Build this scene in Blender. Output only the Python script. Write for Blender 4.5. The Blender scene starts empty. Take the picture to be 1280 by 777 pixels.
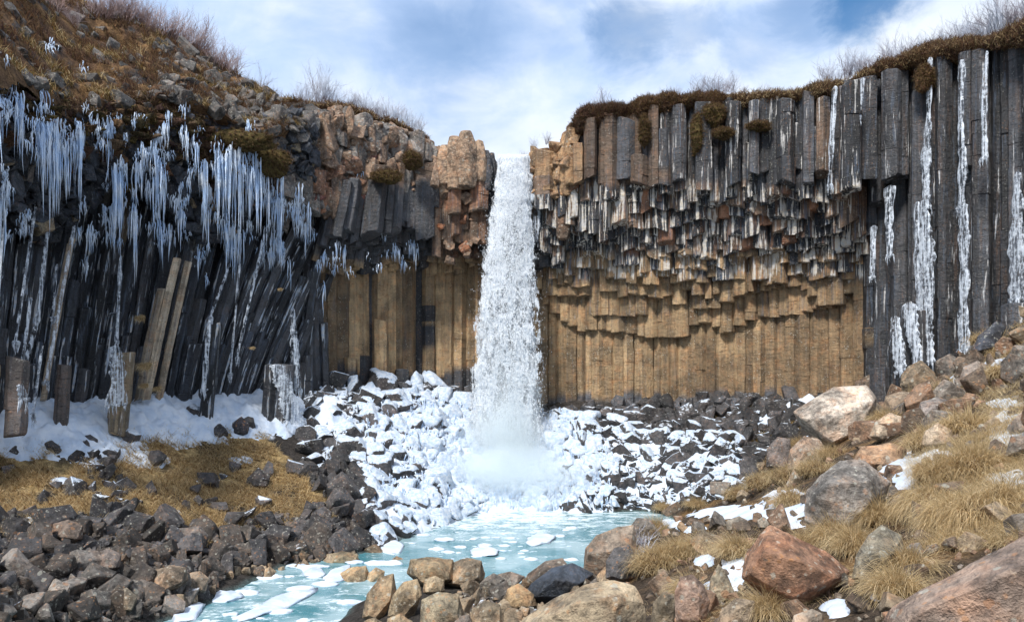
import bpy, bmesh, math, random
import numpy as np
from mathutils import Vector, Matrix
random.seed(7)
RNG = np.random.default_rng(11)
SC = bpy.context.scene
COL = SC.collection
R = math.radians

# ------------------------------------------------------------------ camera
F, CX, HY, CZ = 1005.0, 640.0, 470.0, 7.0          # focal length in photo pixels, centre column, horizon row, eye height
cam_d = bpy.data.cameras.new('camera'); cam = bpy.data.objects.new('camera', cam_d); COL.objects.link(cam)
cam.location = (0, 0, CZ); cam.rotation_euler = (R(90), 0, 0)
cam_d.sensor_width = 36; cam_d.lens = 36 * F / 1280
cam_d.shift_y = (HY - 388.5) / 1280
cam_d.clip_start = 0.1; cam_d.clip_end = 2000
SC.camera = cam

# ------------------------------------------------------------------ node helpers
def new_mat(name):
    m = bpy.data.materials.new(name); m.use_nodes = True
    nt = m.node_tree; nt.nodes.clear()
    return m, nt
class N:
    """tiny node-graph writer"""
    def __init__(s, nt): s.nt = nt
    def n(s, t, **kw):
        nd = s.nt.nodes.new(t)
        ins = kw.pop('ins', {})
        for k, v in kw.items(): setattr(nd, k, v)
        for k, v in ins.items():
            if isinstance(v, bpy.types.NodeSocket): s.nt.links.new(v, nd.inputs[k])
            else: nd.inputs[k].default_value = v
        return nd
    def math(s, op, a, b=0.0, c=0.0, clamp=False):
        nd = s.n('ShaderNodeMath', operation=op, ins={0: a, 1: b, 2: c}); nd.use_clamp = clamp
        return nd.outputs[0]
    def mix(s, fac, a, b, blend='MIX'):
        nd = s.n('ShaderNodeMix', data_type='RGBA', blend_type=blend, ins={0: fac, 6: a, 7: b})
        return nd.outputs[2]
    def smooth(s, v, lo, hi, a=0.0, b=1.0):
        nd = s.n('ShaderNodeMapRange', interpolation_type='SMOOTHSTEP', ins={0: v, 1: lo, 2: hi, 3: a, 4: b})
        return nd.outputs[0]
    def noise(s, vec, scale, detail=4, rough=0.55, dist=0.0):
        nd = s.n('ShaderNodeTexNoise', ins={'Vector': vec, 'Scale': scale, 'Detail': detail, 'Roughness': rough, 'Distortion': dist})
        return nd.outputs[0]
    def mapping(s, vec, scale=(1, 1, 1), loc=(0, 0, 0)):
        return s.n('ShaderNodeMapping', ins={0: vec, 1: loc, 3: scale}).outputs[0]

# ------------------------------------------------------------------ world: sky with broken cloud
SUN_EL, SUN_AZ = 50, 207        # degrees; azimuth clockwise from +Y
world = bpy.data.worlds.new('World'); SC.world = world; world.use_nodes = True
wt = world.node_tree; wt.nodes.clear(); g = N(wt)
sky = g.n('ShaderNodeTexSky', sky_type='NISHITA'); sky.sun_disc = False
sky.sun_elevation = R(SUN_EL); sky.sun_rotation = R(SUN_AZ); sky.air_density = 1.3
tc = g.n('ShaderNodeTexCoord').outputs['Generated']
sep = g.n('ShaderNodeSeparateXYZ', ins={0: tc})
zc = g.math('MAXIMUM', sep.outputs[2], 0.12)
dirv = g.n('ShaderNodeCombineXYZ', ins={0: g.math('DIVIDE', sep.outputs[0], zc), 1: g.math('DIVIDE', sep.outputs[1], zc), 2: 0.0}).outputs[0]
n1 = g.noise(g.mapping(tc, (2.6, 2.6, 5.5), (3.1, 1.3, 0.4)), 1.0, 6, 0.52, 0.25)
n2 = g.noise(g.mapping(tc, (1.2, 1.2, 2.6), (7.7, 2.0, 4.0)), 1.0, 4, 0.5, 0.2)
n3 = g.noise(g.mapping(tc, (9, 9, 14), (1, 2, 3)), 1.0, 6, 0.6, 0.4)
hole = None
for (hx, hy, hr, hw) in ((1095, 0, .062, .85), (790, 40, .05, .5), (860, 45, .04, .3), (1010, 10, .05, .4), (560, 60, .09, .25), (940, 70, .05, .25)):
    v = Vector(((hx - CX) / F, 1, (HY - hy) / F)).normalized()
    ds = g.n('ShaderNodeVectorMath', operation='DISTANCE', ins={0: tc, 1: tuple(v)}).outputs[1]
    ds = g.math('ADD', ds, g.math('MULTIPLY', g.math('SUBTRACT', n3, 0.5), 0.16))
    s_ = g.smooth(ds, hr * 1.2, hr * .1, 0.0, hw)
    hole = s_ if hole is None else g.math('MAXIMUM', hole, s_)
cov = g.math('SUBTRACT', g.smooth(g.math('ADD', g.math('MULTIPLY', n1, 0.6), g.math('MULTIPLY', n2, 0.5)), 0.36, 0.60, 0.55, 1.0), hole, clamp=True)
cloudc = g.mix(g.smooth(g.math('ADD', g.math('MULTIPLY', n1, .7), g.math('MULTIPLY', n3, .3)), 0.40, 0.60), (0.36, 0.47, 0.67, 1), (0.58, 0.63, 0.70, 1))
bl = g.n('ShaderNodeMix', data_type='RGBA', blend_type='MULTIPLY', ins={0: 1.0, 6: sky.outputs[0], 7: (0.5, 0.9, 1.25, 1)}).outputs[2]
skyb = g.n('ShaderNodeBackground', ins={0: bl, 1: 0.062})
clb = g.n('ShaderNodeBackground', ins={0: cloudc, 1: 1.0})
wm = g.n('ShaderNodeMixShader', ins={0: cov, 1: skyb.outputs[0], 2: clb.outputs[0]})
g.n('ShaderNodeOutputWorld', ins={0: wm.outputs[0]})

sun_d = bpy.data.lights.new('sun', 'SUN'); sun_d.energy = 3.1; sun_d.angle = R(9); sun_d.color = (1.0, 0.965, 0.91)
sun = bpy.data.objects.new('sun', sun_d); COL.objects.link(sun)
sdir = Vector((math.sin(R(SUN_AZ)) * math.cos(R(SUN_EL)), math.cos(R(SUN_AZ)) * math.cos(R(SUN_EL)), math.sin(R(SUN_EL))))
sun.rotation_euler = sdir.to_track_quat('Z', 'Y').to_euler()
sun.location = (0, 0, 60)
SC.view_settings.view_transform = 'Standard'; SC.view_settings.look = 'None'
SC.view_settings.exposure = 0.74; SC.view_settings.gamma = 1.0
SC.render.engine = 'CYCLES'
SC.cycles.use_denoising = True
SC.cycles.max_bounces = 8; SC.cycles.diffuse_bounces = 3; SC.cycles.glossy_bounces = 3
SC.cycles.transparent_max_bounces = 24; SC.cycles.volume_bounces = 6
SC.cycles.transmission_bounces = 4

# ------------------------------------------------------------------ numpy noise
_P = RNG.permutation(4096); _G = RNG.standard_normal((4096, 3)); _G /= np.linalg.norm(_G, axis=1)[:, None]
def perlin(p):
    p = np.asarray(p, float); i = np.floor(p).astype(int); f = p - i; u = f * f * f * (f * (f * 6 - 15) + 10)
    out = 0
    for dx in (0, 1):
        for dy in (0, 1):
            for dz in (0, 1):
                h = _P[(_P[(_P[(i[:, 0] + dx) & 4095] + i[:, 1] + dy) & 4095] + i[:, 2] + dz) & 4095]
                d = ((f - (dx, dy, dz)) * _G[h]).sum(1)
                w = (u[:, 0] if dx else 1 - u[:, 0]) * (u[:, 1] if dy else 1 - u[:, 1]) * (u[:, 2] if dz else 1 - u[:, 2])
                out = out + d * w
    return out
def fbm(p, octs=4):
    p = np.asarray(p, float); a, s, o = 1.0, 1.0, 0
    for _ in range(octs): o = o + a * perlin(p * s + 17.3 * _); a *= .5; s *= 2.03
    return o
def fbm2(x, y, s=1.0, octs=4, z=0.0):
    x = np.atleast_1d(np.asarray(x, float)); y = np.atleast_1d(np.asarray(y, float))
    return fbm(np.stack([x * s, y * s, np.full_like(x * s, z)], 1), octs)
def sm(a, b, x):
    t = np.clip((np.asarray(x, float) - a) / (b - a), 0, 1); return t * t * (3 - 2 * t)

# ------------------------------------------------------------------ places: photo pixel + distance <-> world
def W(px, py, Y): return np.array([(px - CX) / F * Y, Y, CZ + (HY - py) / F * Y])
def PX(x, y, z): y = np.maximum(y, .5); return CX + F * x / y, HY - F * (z - CZ) / y

# ------------------------------------------------------------------ mesh accumulator
class Acc:
    def __init__(s): s.v = []; s.loops = []; s.counts = []; s.col = []; s.msk = []; s.n = 0; s.sm = []; s.loc = []; s.has = False
    def add(s, v, faces, col=(.5, .5, .5), msk=(0, 0, 0), smooth=False, loc=None):
        """faces: (k,m) int array or list of tuples"""
        v = np.asarray(v, float); nv = len(v)
        s.v.append(v); s.loc.append(v if loc is None else loc); s.has = s.has or loc is not None
        c = np.broadcast_to(np.asarray(col, float), (nv, 3)); m = np.broadcast_to(np.asarray(msk, float), (nv, 3))
        s.col.append(c); s.msk.append(m)
        if isinstance(faces, np.ndarray):
            s.loops.append((faces + s.n).ravel()); s.counts.append(np.full(len(faces), faces.shape[1])); k = len(faces)
        else:
            s.loops.append(np.array([i for f in faces for i in f]) + s.n); s.counts.append(np.array([len(f) for f in faces])); k = len(faces)
        s.sm.append(np.full(k, smooth)); s.n += nv
    def build(s, name, mat, parent=None, attrs=True):
        me = bpy.data.meshes.new(name)
        v = np.concatenate(s.v); lp = np.concatenate(s.loops); ct = np.concatenate(s.counts)
        me.vertices.add(len(v)); me.vertices.foreach_set('co', v.astype(np.float32).ravel())
        me.loops.add(len(lp)); me.loops.foreach_set('vertex_index', lp.astype(np.int32))
        me.polygons.add(len(ct)); st = np.concatenate([[0], np.cumsum(ct)[:-1]])
        me.polygons.foreach_set('loop_start', st.astype(np.int32))
        me.polygons.foreach_set('use_smooth', np.concatenate(s.sm))
        me.update(calc_edges=True)
        if attrs:
            for nm, src in (('Col', s.col), ('Msk', s.msk)) + ((('Loc', s.loc),) if s.has else ()):
                a = me.color_attributes.new(nm, 'FLOAT_COLOR', 'POINT')
                d = np.ones((len(v), 4), np.float32); d[:, :3] = np.concatenate(src)
                a.data.foreach_set('color', d.ravel())
        me.materials.append(mat)
        o = bpy.data.objects.new(name, me); COL.objects.link(o)
        if parent is not None: o.parent = parent
        return o
def tag(o, label=None, cat=None, group=None, kind=None):
    if label: o['label'] = label
    if cat: o['category'] = cat
    if group: o['group'] = group
    if kind: o['kind'] = kind
    return o
def empty(name, loc=(0, 0, 0)):
    o = bpy.data.objects.new(name, None); COL.objects.link(o); o.location = loc; o.empty_display_size = .3
    return o

# ------------------------------------------------------------------ materials
def rock_material(name='basalt', columnar=False, bump=0.6):
    m, nt = new_mat(name); g = N(nt)
    geo = g.n('ShaderNodeNewGeometry'); pos = geo.outputs['Position']
    col = g.n('ShaderNodeVertexColor', layer_name='Col').outputs[0]
    mk = g.n('ShaderNodeSeparateColor', ins={0: g.n('ShaderNodeVertexColor', layer_name='Msk').outputs[0]})
    st, sn, wet = mk.outputs
    lp = g.n('ShaderNodeVertexColor', layer_name='Loc').outputs[0] if columnar else pos
    nA = g.noise(pos, 1.1, 5, 0.6); nB = g.noise(pos, 6.0, 6, 0.65); nC = g.noise(pos, 28.0, 4, 0.7)
    v = g.math('ADD', g.math('MULTIPLY', nA, 0.9), g.math('ADD', g.math('MULTIPLY', nB, 1.0), g.math('MULTIPLY', nC, 0.5)))
    fac = g.smooth(v, 0.92, 1.50, 0.36, 1.85)
    if columnar:
        nV = g.noise(g.mapping(lp, (7, 7, .55)), 1.0, 6, .62, .15); v = g.math('ADD', g.math('MULTIPLY', nA, 1.0), g.math('ADD', g.math('MULTIPLY', nV, .6), g.math('MULTIPLY', nC, .35)))
        fac = g.smooth(v, 0.74, 1.22, 0.55, 1.42)
        hl = g.noise(g.mapping(pos, (1.3, 1.3, 6.0)), 1.0, 3, .5, .2); hc = g.smooth(g.math('ABSOLUTE', g.math('SUBTRACT', hl, .52)), .012, .002)
        fac = g.math('MULTIPLY', fac, g.math('SUBTRACT', 1.0, g.math('MULTIPLY', hc, .55)))
    cc = g.n('ShaderNodeVectorMath', operation='SCALE', ins={0: col, 3: fac}).outputs[0]
    vo = g.n('ShaderNodeTexVoronoi', feature='DISTANCE_TO_EDGE', ins={'Vector': g.n('ShaderNodeVectorMath', operation='ADD', ins={0: g.mapping(pos, (1.5, 1.5, .9)), 1: g.n('ShaderNodeVectorMath', operation='SCALE', ins={0: g.n('ShaderNodeTexNoise', ins={'Vector': pos, 'Scale': 2.5, 'Detail': 4.0}).outputs[1], 3: .55}).outputs[0]}).outputs[0], 'Scale': 1.0}).outputs[0]
    crack = g.math('MULTIPLY', g.smooth(vo, 0.009, 0.002), g.smooth(nA, .50, .60))
    cc = g.mix(g.math('MULTIPLY', crack, .45 if columnar else 0.0), cc, (0.012, 0.011, 0.010, 1))
    # hue drift: warm / cool mineral blotches
    warm = g.mix(g.smooth(g.noise(pos, 2.3, 3), 0.45, 0.7, 0.0, 0.45), cc, g.mix(1.0, cc, (1.3, 0.92, 0.68, 1), 'MULTIPLY'))
    # lichen freckles
    vor = g.n('ShaderNodeTexVoronoi', ins={'Vector': pos, 'Scale': 9.0}).outputs[0]
    lich = g.math('MULTIPLY', g.smooth(vor, 0.34, 0.22), g.smooth(nB, 0.46, 0.56, 0, 0.6))
    lich = g.math('MULTIPLY', lich, g.math('SUBTRACT', 1.0, wet))
    base = g.mix(lich, warm, g.mix(0.85, warm, g.mix(g.smooth(nA, .45, .55), (0.55, 0.54, 0.46, 1), (0.48, 0.22, 0.08, 1))))
    if not columnar:
        pj = g.n('ShaderNodeVectorMath', operation='ADD', ins={0: pos, 1: g.n('ShaderNodeVectorMath', operation='SCALE', ins={0: g.n('ShaderNodeTexNoise', ins={'Vector': pos, 'Scale': 14.0, 'Detail': 3.0}).outputs[1], 3: .06}).outputs[0]}).outputs[0]
        vr = g.n('ShaderNodeTexVoronoi', ins={'Vector': pj, 'Scale': 5.5}); rc = g.n('ShaderNodeSeparateColor', ins={0: vr.outputs['Color']}).outputs
        sz_ = g.math('MULTIPLY', rc[0], .42); l2 = g.smooth(g.math('SUBTRACT', sz_, vr.outputs[0]), 0.0, .07); l2 = g.math('MULTIPLY', l2, g.math('MULTIPLY', g.smooth(nA, .40, .52), g.math('SUBTRACT', 1.0, g.math('MULTIPLY', wet, 3.0), clamp=True)))
        base = g.mix(g.math('MULTIPLY', l2, .62), base, g.mix(g.smooth(rc[1], .45, .6), (0.50, 0.50, 0.43, 1), g.mix(g.smooth(rc[2], .5, .6), (0.42, 0.20, 0.09, 1), (0.13, 0.12, 0.10, 1))))
    # vertical mineral / ice streaks running down the face, dark ones and pale ones
    sv = g.noise(g.mapping(lp, (5.5, 5.5, 0.35)), 1.0, 5, 0.65, 0.25)
    sv2 = g.noise(g.mapping(lp, (9.0, 9.0, 0.22), (4, 7, 2)), 1.0, 4, 0.6, 0.2)
    blot = g.noise(pos, 0.9, 3)
    dark = g.math('MULTIPLY', g.smooth(sv2, 0.52, 0.64), g.math('MULTIPLY', st, 0.8, clamp=True))
    base = g.mix(dark, base, (0.022, 0.022, 0.028, 1))
    sv3 = g.noise(g.mapping(lp, (4.0, 4.0, 0.30), (11, 3, 5)), 1.0, 4, 0.6, 0.3)
    base = g.mix(g.math('MULTIPLY', g.smooth(sv3, .56, .66), g.math('MULTIPLY', g.math('MULTIPLY', st, .6, clamp=True), g.math('SUBTRACT', 1.0, wet))), base, (0.24, 0.115, 0.055, 1))
    sv4 = g.noise(g.mapping(lp, (6.5, 6.5, 0.5), (2, 13, 9)), 1.0, 4, 0.6, 0.3)
    base = g.mix(g.math('MULTIPLY', g.smooth(sv4, .54, .66), g.math('MULTIPLY', st, .7, clamp=True)), base, (0.10, 0.13, 0.18, 1))
    thr = g.math('SUBTRACT', 0.84, g.math('MULTIPLY', st, 0.34))
    sval = g.math('ADD', sv, g.math('MULTIPLY', g.math('SUBTRACT', blot, 0.5), 0.22))
    pale = g.smooth(g.math('SUBTRACT', sval, thr), 0.0, 0.05, 0.0, 0.9)
    base = g.mix(pale, base, g.mix(g.smooth(nB, .4, .6), (0.62, 0.60, 0.58, 1), g.mix(wet, (0.66, 0.56, 0.42, 1), (0.42, 0.52, 0.66, 1))))
    # snow lies on what faces up
    nz = g.n('ShaderNodeSeparateXYZ', ins={0: geo.outputs['Normal']}).outputs[2]
    sthr = g.math('SUBTRACT', 1.12, g.math('MULTIPLY', sn, 1.5))
    sval = g.math('ADD', nz, g.math('ADD', g.math('MULTIPLY', g.math('SUBTRACT', nA, 0.5), 1.2), g.math('MULTIPLY', g.math('SUBTRACT', nB, 0.5), 0.9)))
    smask = g.math('MULTIPLY', g.smooth(g.math('SUBTRACT', sval, sthr), 0.0, 0.10), g.smooth(sn, 0.02, 0.08))
    fin = g.mix(smask, base, g.mix(g.smooth(nB, .38, .6), (0.42, 0.53, 0.68, 1), (0.66, 0.71, 0.78, 1)))
    rough = g.math('SUBTRACT', 0.90, g.math('MULTIPLY', wet, 0.60))
    rough = g.math('ADD', rough, g.math('MULTIPLY', g.math('SUBTRACT', nB, .5), .3))
    rough = g.mix(smask, rough, (0.6, 0.6, 0.6, 1))
    h = g.math('ADD', g.math('SUBTRACT', g.math('MULTIPLY', nB, 0.16), g.math('MULTIPLY', crack, .06 if columnar else 0.0)), g.math('ADD', g.math('MULTIPLY', nC, 0.05), g.math('MULTIPLY', g.noise(g.mapping(pos, (1.5, 1.5, 7)), 1.0, 4, .6), .06)))
    bm = g.n('ShaderNodeBump', ins={'Strength': bump, 'Distance': 1.0, 'Height': h})
    bs = g.n('ShaderNodeBsdfPrincipled', ins={'Base Color': fin, 'Roughness': rough, 'Normal': bm.outputs[0], 'Specular IOR Level': 0.55})
    g.n('ShaderNodeOutputMaterial', ins={0: bs.outputs[0]})
    return m
M_ROCK = rock_material('basalt', bump=0.8); M_COL = rock_material('columnar_basalt', columnar=True, bump=.8)

def ground_material():
    m, nt = new_mat('soil_and_turf'); g = N(nt)
    geo = g.n('ShaderNodeNewGeometry'); pos = geo.outputs['Position']
    col = g.n('ShaderNodeVertexColor', layer_name='Col').outputs[0]
    nB = g.noise(pos, 5.0, 6, 0.7); nC = g.noise(pos, 22.0, 5, 0.7)
    fac = g.smooth(g.math('ADD', nB, nC), 0.75, 1.3, 0.35, 1.7)
    cc = g.n('ShaderNodeVectorMath', operation='SCALE', ins={0: col, 3: fac}).outputs[0]
    h = g.math('ADD', g.math('MULTIPLY', nB, 0.18), g.math('MULTIPLY', nC, 0.07))
    bm = g.n('ShaderNodeBump', ins={'Strength': 0.9, 'Distance': 1.0, 'Height': h})
    bs = g.n('ShaderNodeBsdfPrincipled', ins={'Base Color': cc, 'Roughness': 0.95, 'Normal': bm.outputs[0], 'Specular IOR Level': 0.2})
    g.n('ShaderNodeOutputMaterial', ins={0: bs.outputs[0]})
    return m
M_GROUND = ground_material()

def snow_material(name, c1=(0.68, 0.73, 0.80), c2=(0.50, 0.59, 0.72), rough=0.55, bump=.5, sss=0.15):
    m, nt = new_mat(name); g = N(nt)
    pos = g.n('ShaderNodeNewGeometry').outputs['Position']
    nA = g.noise(pos, 1.7, 4); nB = g.noise(pos, 9.0, 5, .65)
    cc = g.mix(g.smooth(nA, .35, .65), (*c1, 1), (*c2, 1))
    bm = g.n('ShaderNodeBump', ins={'Strength': bump, 'Distance': 1.0, 'Height': g.math('ADD', g.math('MULTIPLY', nA, .2), g.math('MULTIPLY', nB, 0.12))})
    bs = g.n('ShaderNodeBsdfPrincipled', ins={'Base Color': cc, 'Roughness': rough, 'Normal': bm.outputs[0], 'Specular IOR Level': 0.35})
    g.n('ShaderNodeOutputMaterial', ins={0: bs.outputs[0]})
    return m
M_SNOW = snow_material('snow', bump=.35)
M_ICE = snow_material('ice', (0.46, 0.62, 0.86), (0.78, 0.85, 0.94), 0.2, .6)

def flow_material():
    m, nt = new_mat('frozen_flow_ice'); g = N(nt)
    pos = g.n('ShaderNodeNewGeometry').outputs['Position']
    s = g.noise(g.mapping(pos, (9, 9, 0.8)), 1.0, 6, .7, .4); s2 = g.noise(pos, 6, 6, .7)
    cc = g.mix(g.smooth(s, .38, .6), (0.22, 0.26, 0.33, 1), (0.70, 0.76, 0.84, 1))
    cc = g.mix(g.smooth(s2, .5, .66), cc, (0.84, 0.88, 0.93, 1))
    bm = g.n('ShaderNodeBump', ins={'Strength': .8, 'Distance': 1.0, 'Height': g.math('ADD', g.math('MULTIPLY', s, .12), g.math('MULTIPLY', s2, .05))})
    al = g.smooth(g.math('ADD', s, g.math('MULTIPLY', s2, .7)), .70, .95, 0.0, .92)
    bs = g.n('ShaderNodeBsdfPrincipled', ins={'Base Color': cc, 'Roughness': .25, 'Normal': bm.outputs[0], 'Alpha': al})
    g.n('ShaderNodeOutputMaterial', ins={0: bs.outputs[0]})
    return m
M_FLOW = flow_material()

def blade_material(name='dry_grass'):
    m, nt = new_mat(name); g = N(nt)
    col = g.n('ShaderNodeVertexColor', layer_name='Col').outputs[0]
    bs = g.n('ShaderNodeBsdfPrincipled', ins={'Base Color': col, 'Roughness': .7, 'Specular IOR Level': .25})
    tr = g.n('ShaderNodeBsdfTranslucent', ins={'Color': col})
    mx = g.n('ShaderNodeMixShader', ins={0: .42, 1: bs.outputs[0], 2: tr.outputs[0]})
    g.n('ShaderNodeOutputMaterial', ins={0: mx.outputs[0]})
    return m
M_BLADE = blade_material()

def twig_material(c1=(0.30, 0.27, 0.30, 1), c2=(0.52, 0.56, 0.64, 1)):
    m, nt = new_mat('frosted_bark'); g = N(nt)
    pos = g.n('ShaderNodeNewGeometry').outputs['Position']
    cc = g.mix(g.smooth(g.noise(pos, 1.2, 3), .4, .6), c1, c2)
    bs = g.n('ShaderNodeBsdfPrincipled', ins={'Base Color': cc, 'Roughness': .8})
    g.n('ShaderNodeOutputMaterial', ins={0: bs.outputs[0]})
    return m
M_TWIG = twig_material(); M_TWIGR = twig_material((.26, .17, .15, 1), (.36, .28, .27, 1))

def water_material():
    m, nt = new_mat('glacial_water'); g = N(nt)
    pos = g.n('ShaderNodeNewGeometry').outputs['Position']
    p2 = g.mapping(pos, (1, 1.0, 1))
    nA = g.noise(p2, 0.35, 4, .55, .4); nB = g.noise(g.mapping(pos, (.8, 1.4, 1)), 1.5, 8, .72, .25); nC = g.noise(p2, 7, 4, .6)
    cc = g.mix(g.smooth(nA, .40, .62), (0.06, 0.21, 0.25, 1), (0.30, 0.44, 0.48, 1))
    # slush and drifting foam: thick towards the foot of the fall
    sp = g.n('ShaderNodeVectorMath', operation='DISTANCE', ins={0: pos, 1: (-0.3, 43.0, 0)}).outputs[1]
    near = g.smooth(sp, 12.0, 1.5, 0.0, 0.20)
    # the left arm of the stream carries more ice
    lx = g.n('ShaderNodeSeparateXYZ', ins={0: pos})
    left = g.math('MULTIPLY', g.smooth(lx.outputs[0], -1.5, -6.0, 0.0, 0.07), g.smooth(lx.outputs[1], 32, 27))
    foam = g.smooth(g.math('ADD', g.math('ADD', nB, g.math('MULTIPLY', nC, .25)), g.math('ADD', near, left)), .675, .86, 0, .85)
    cc = g.mix(foam, cc, (0.74, 0.83, 0.88, 1))
    h = g.math('ADD', g.math('MULTIPLY', nB, .10), g.math('MULTIPLY', nC, .03))
    bm = g.n('ShaderNodeBump', ins={'Strength': .45, 'Distance': 1.0, 'Height': h})
    bs = g.n('ShaderNodeBsdfPrincipled', ins={'Base Color': cc, 'Roughness': g.mix(foam, (.10, .10, .10, 1), (.6, .6, .6, 1)), 'Normal': bm.outputs[0], 'Specular IOR Level': .5})
    g.n('ShaderNodeOutputMaterial', ins={0: bs.outputs[0]})
    return m
M_WATER = water_material()

# ------------------------------------------------------------------ terrain
CTRL = [  # (px, py, distance) on the ground as seen
 (0,777,18),(0,720,21),(0,660,25),(0,600,28),(0,540,29.5),(0,505,30.5),(-150,620,24),(-150,520,27),(-100,777,15),
 (100,777,21),(100,700,24),(100,640,27),(100,590,29.5),(100,540,32),(100,505,34),
 (200,720,24.6),(200,680,27),(200,620,30.5),(200,560,34),(200,500,37),
 (300,700,28.6),(300,670,30.5),(300,610,34),(300,560,36.5),(300,500,40),
 (400,692,31),(400,650,32.5),(400,600,35.5),(400,550,39.5),(400,485,43.5),
 (460,655,34.5),(470,600,38.5),(470,550,41.5),(470,495,45),
 (540,640,38.5),(540,600,41),(540,550,43.8),(540,500,47),
 (600,632,42.0),(610,600,43.5),(620,560,45.5),(640,520,48),
 (700,630,42.2),(700,590,43.6),(700,550,45.3),(700,522,47),
 (800,634,42.0),(780,590,43),(790,550,45),(800,522,46.5),
 (860,628,40),(870,580,42),(880,545,43.5),(880,515,45.5),
 (960,590,39),(960,550,41),(970,515,43.6),(1040,500,42.6),(1090,480,41.2),
 (1150,470,38.6),(1220,440,36.5),(1280,395,33),(1400,340,29),
 (1280,460,25),(1200,480,28),(1110,510,31),(1030,545,30),(1400,450,20),
 (1280,530,17),(1180,550,19.5),(1090,580,21),(1000,600,23.5),(900,640,24),(820,655,24.5),
 (1400,600,12),(1280,620,12.5),(1180,640,13.5),(1090,670,14.2),(1000,680,15.5),(920,690,16.5),(830,720,17),
 (1280,700,9.5),(1180,730,10),(1080,750,10.5),(980,760,11.5),(900,777,12),(800,777,14),(760,735,18.5),(740,715,23),
 (700,777,17.5),(690,745,21.5),(640,735,24.5),(600,777,18.5),(600,750,22.5),(520,777,19.5),(510,735,24),(560,725,25.5),(450,765,22),
]
ctrl = [tuple(W(*c)) for c in CTRL]
# river bed (world x, y, z)
ctrl += [(-8.6, 22.5, -.7), (-7.5, 25, -.7), (-5.5, 27.5, -.7), (-3.5, 29.5, -.7), (-1.5, 31, -.8), (1, 29, -.7), (1.5, 33, -.9), (3, 31, -.6), (0, 36, -1), (4, 37, -1),
         (-2.5, 34.5, -.7), (1.5, 39.5, -.8), (4.5, 40.3, -.5), (-1.5, 39.5, -.5), (-6, 21.5, -.7), (-7, 19, -.8), (-9, 19.5, -.8), (-10, 17, -.8), (-7, 14, -.5), (-12, 12, 0), (.2, 26.5, -.3), (4.2, 27.5, -.4), (5.6, 33, -.2)]
# under and behind the viewer, and outer rim
ctrl += [(0, 0, 5.3), (2, 4, 4.9), (-3, 5, 3.8), (5, 3, 6.2), (10, 5, 8.5), (-8, 6, 1.5), (0, -8, 5.5), (12, -6, 9), (-14, -5, 2.5), (-22, 5, 4), (-26, 18, 6.5), (20, 8, 11), (26, 20, 13), (-3, 12, 2.6), (3, 9, 3.8)]
ctrl = np.array(ctrl)
def tps_fit(P, lam=0.3):
    n = len(P); d = np.linalg.norm(P[:, None, :2] - P[None, :, :2], axis=2) + 1e-9
    K = d * d * np.log(d) + lam * np.eye(n)
    A = np.zeros((n + 3, n + 3)); A[:n, :n] = K; A[:n, n] = 1; A[:n, n + 1:] = P[:, :2]; A[n:, :n] = A[:n, n:].T
    b = np.concatenate([P[:, 2], [0, 0, 0]]); return np.linalg.solve(A, b)
_w = tps_fit(ctrl)
def tps(x, y):
    x = x.ravel(); y = y.ravel(); out = np.empty_like(x)
    for i in range(0, len(x), 20000):
        X = x[i:i + 20000]; Yy = y[i:i + 20000]
        d = np.sqrt((X[:, None] - ctrl[:, 0]) ** 2 + (Yy[:, None] - ctrl[:, 1]) ** 2) + 1e-9
        out[i:i + 20000] = (d * d * np.log(d)) @ _w[:-3] + _w[-3] + _w[-2] * X + _w[-1] * Yy
    return out
GX0, GX1, GY0, GY1, GS = -34.0, 34.0, -10.0, 56.0, 0.17
gx = np.arange(GX0, GX1, GS); gy = np.arange(GY0, GY1, GS)
XX, YY = np.meshgrid(gx, gy)
ZZ = tps(XX, YY).reshape(XX.shape)
ZZ = np.clip(ZZ, -1.3, 13)
ZZ += (0.16 * fbm2(XX.ravel(), YY.ravel(), .55, 4) + 0.05 * fbm2(XX.ravel(), YY.ravel(), 2.3, 3)).reshape(XX.shape)
def gz(x, y):
    x = np.atleast_1d(np.asarray(x, float)); y = np.atleast_1d(np.asarray(y, float))
    fx = np.clip((x - GX0) / GS, 0, len(gx) - 1.001); fy = np.clip((y - GY0) / GS, 0, len(gy) - 1.001)
    i = fx.astype(int); j = fy.astype(int); a = fx - i; b = fy - j
    return (ZZ[j, i] * (1 - a) + ZZ[j, i + 1] * a) * (1 - b) + (ZZ[j + 1, i] * (1 - a) + ZZ[j + 1, i + 1] * a) * b
def hit(px, py, ymin=4.0, ymax=50.0, water=True):
    """where the sight line through a photo pixel first meets the ground (vectorised); nan where it does not"""
    px = np.atleast_1d(np.asarray(px, float)); py = np.atleast_1d(np.asarray(py, float))
    Y = np.full(px.shape, np.nan)
    steps = np.exp(np.linspace(math.log(ymin), math.log(ymax), 420))
    done = np.zeros(px.shape, bool)
    for s in steps:
        x = (px - CX) / F * s; z = CZ + (HY - py) / F * s
        gzv = gz(x, np.full_like(x, s))
        if water: gzv = np.maximum(gzv, 0.0)
        h = (~done) & (z <= gzv)
        Y[h] = s; done |= h
    return Y

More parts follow.
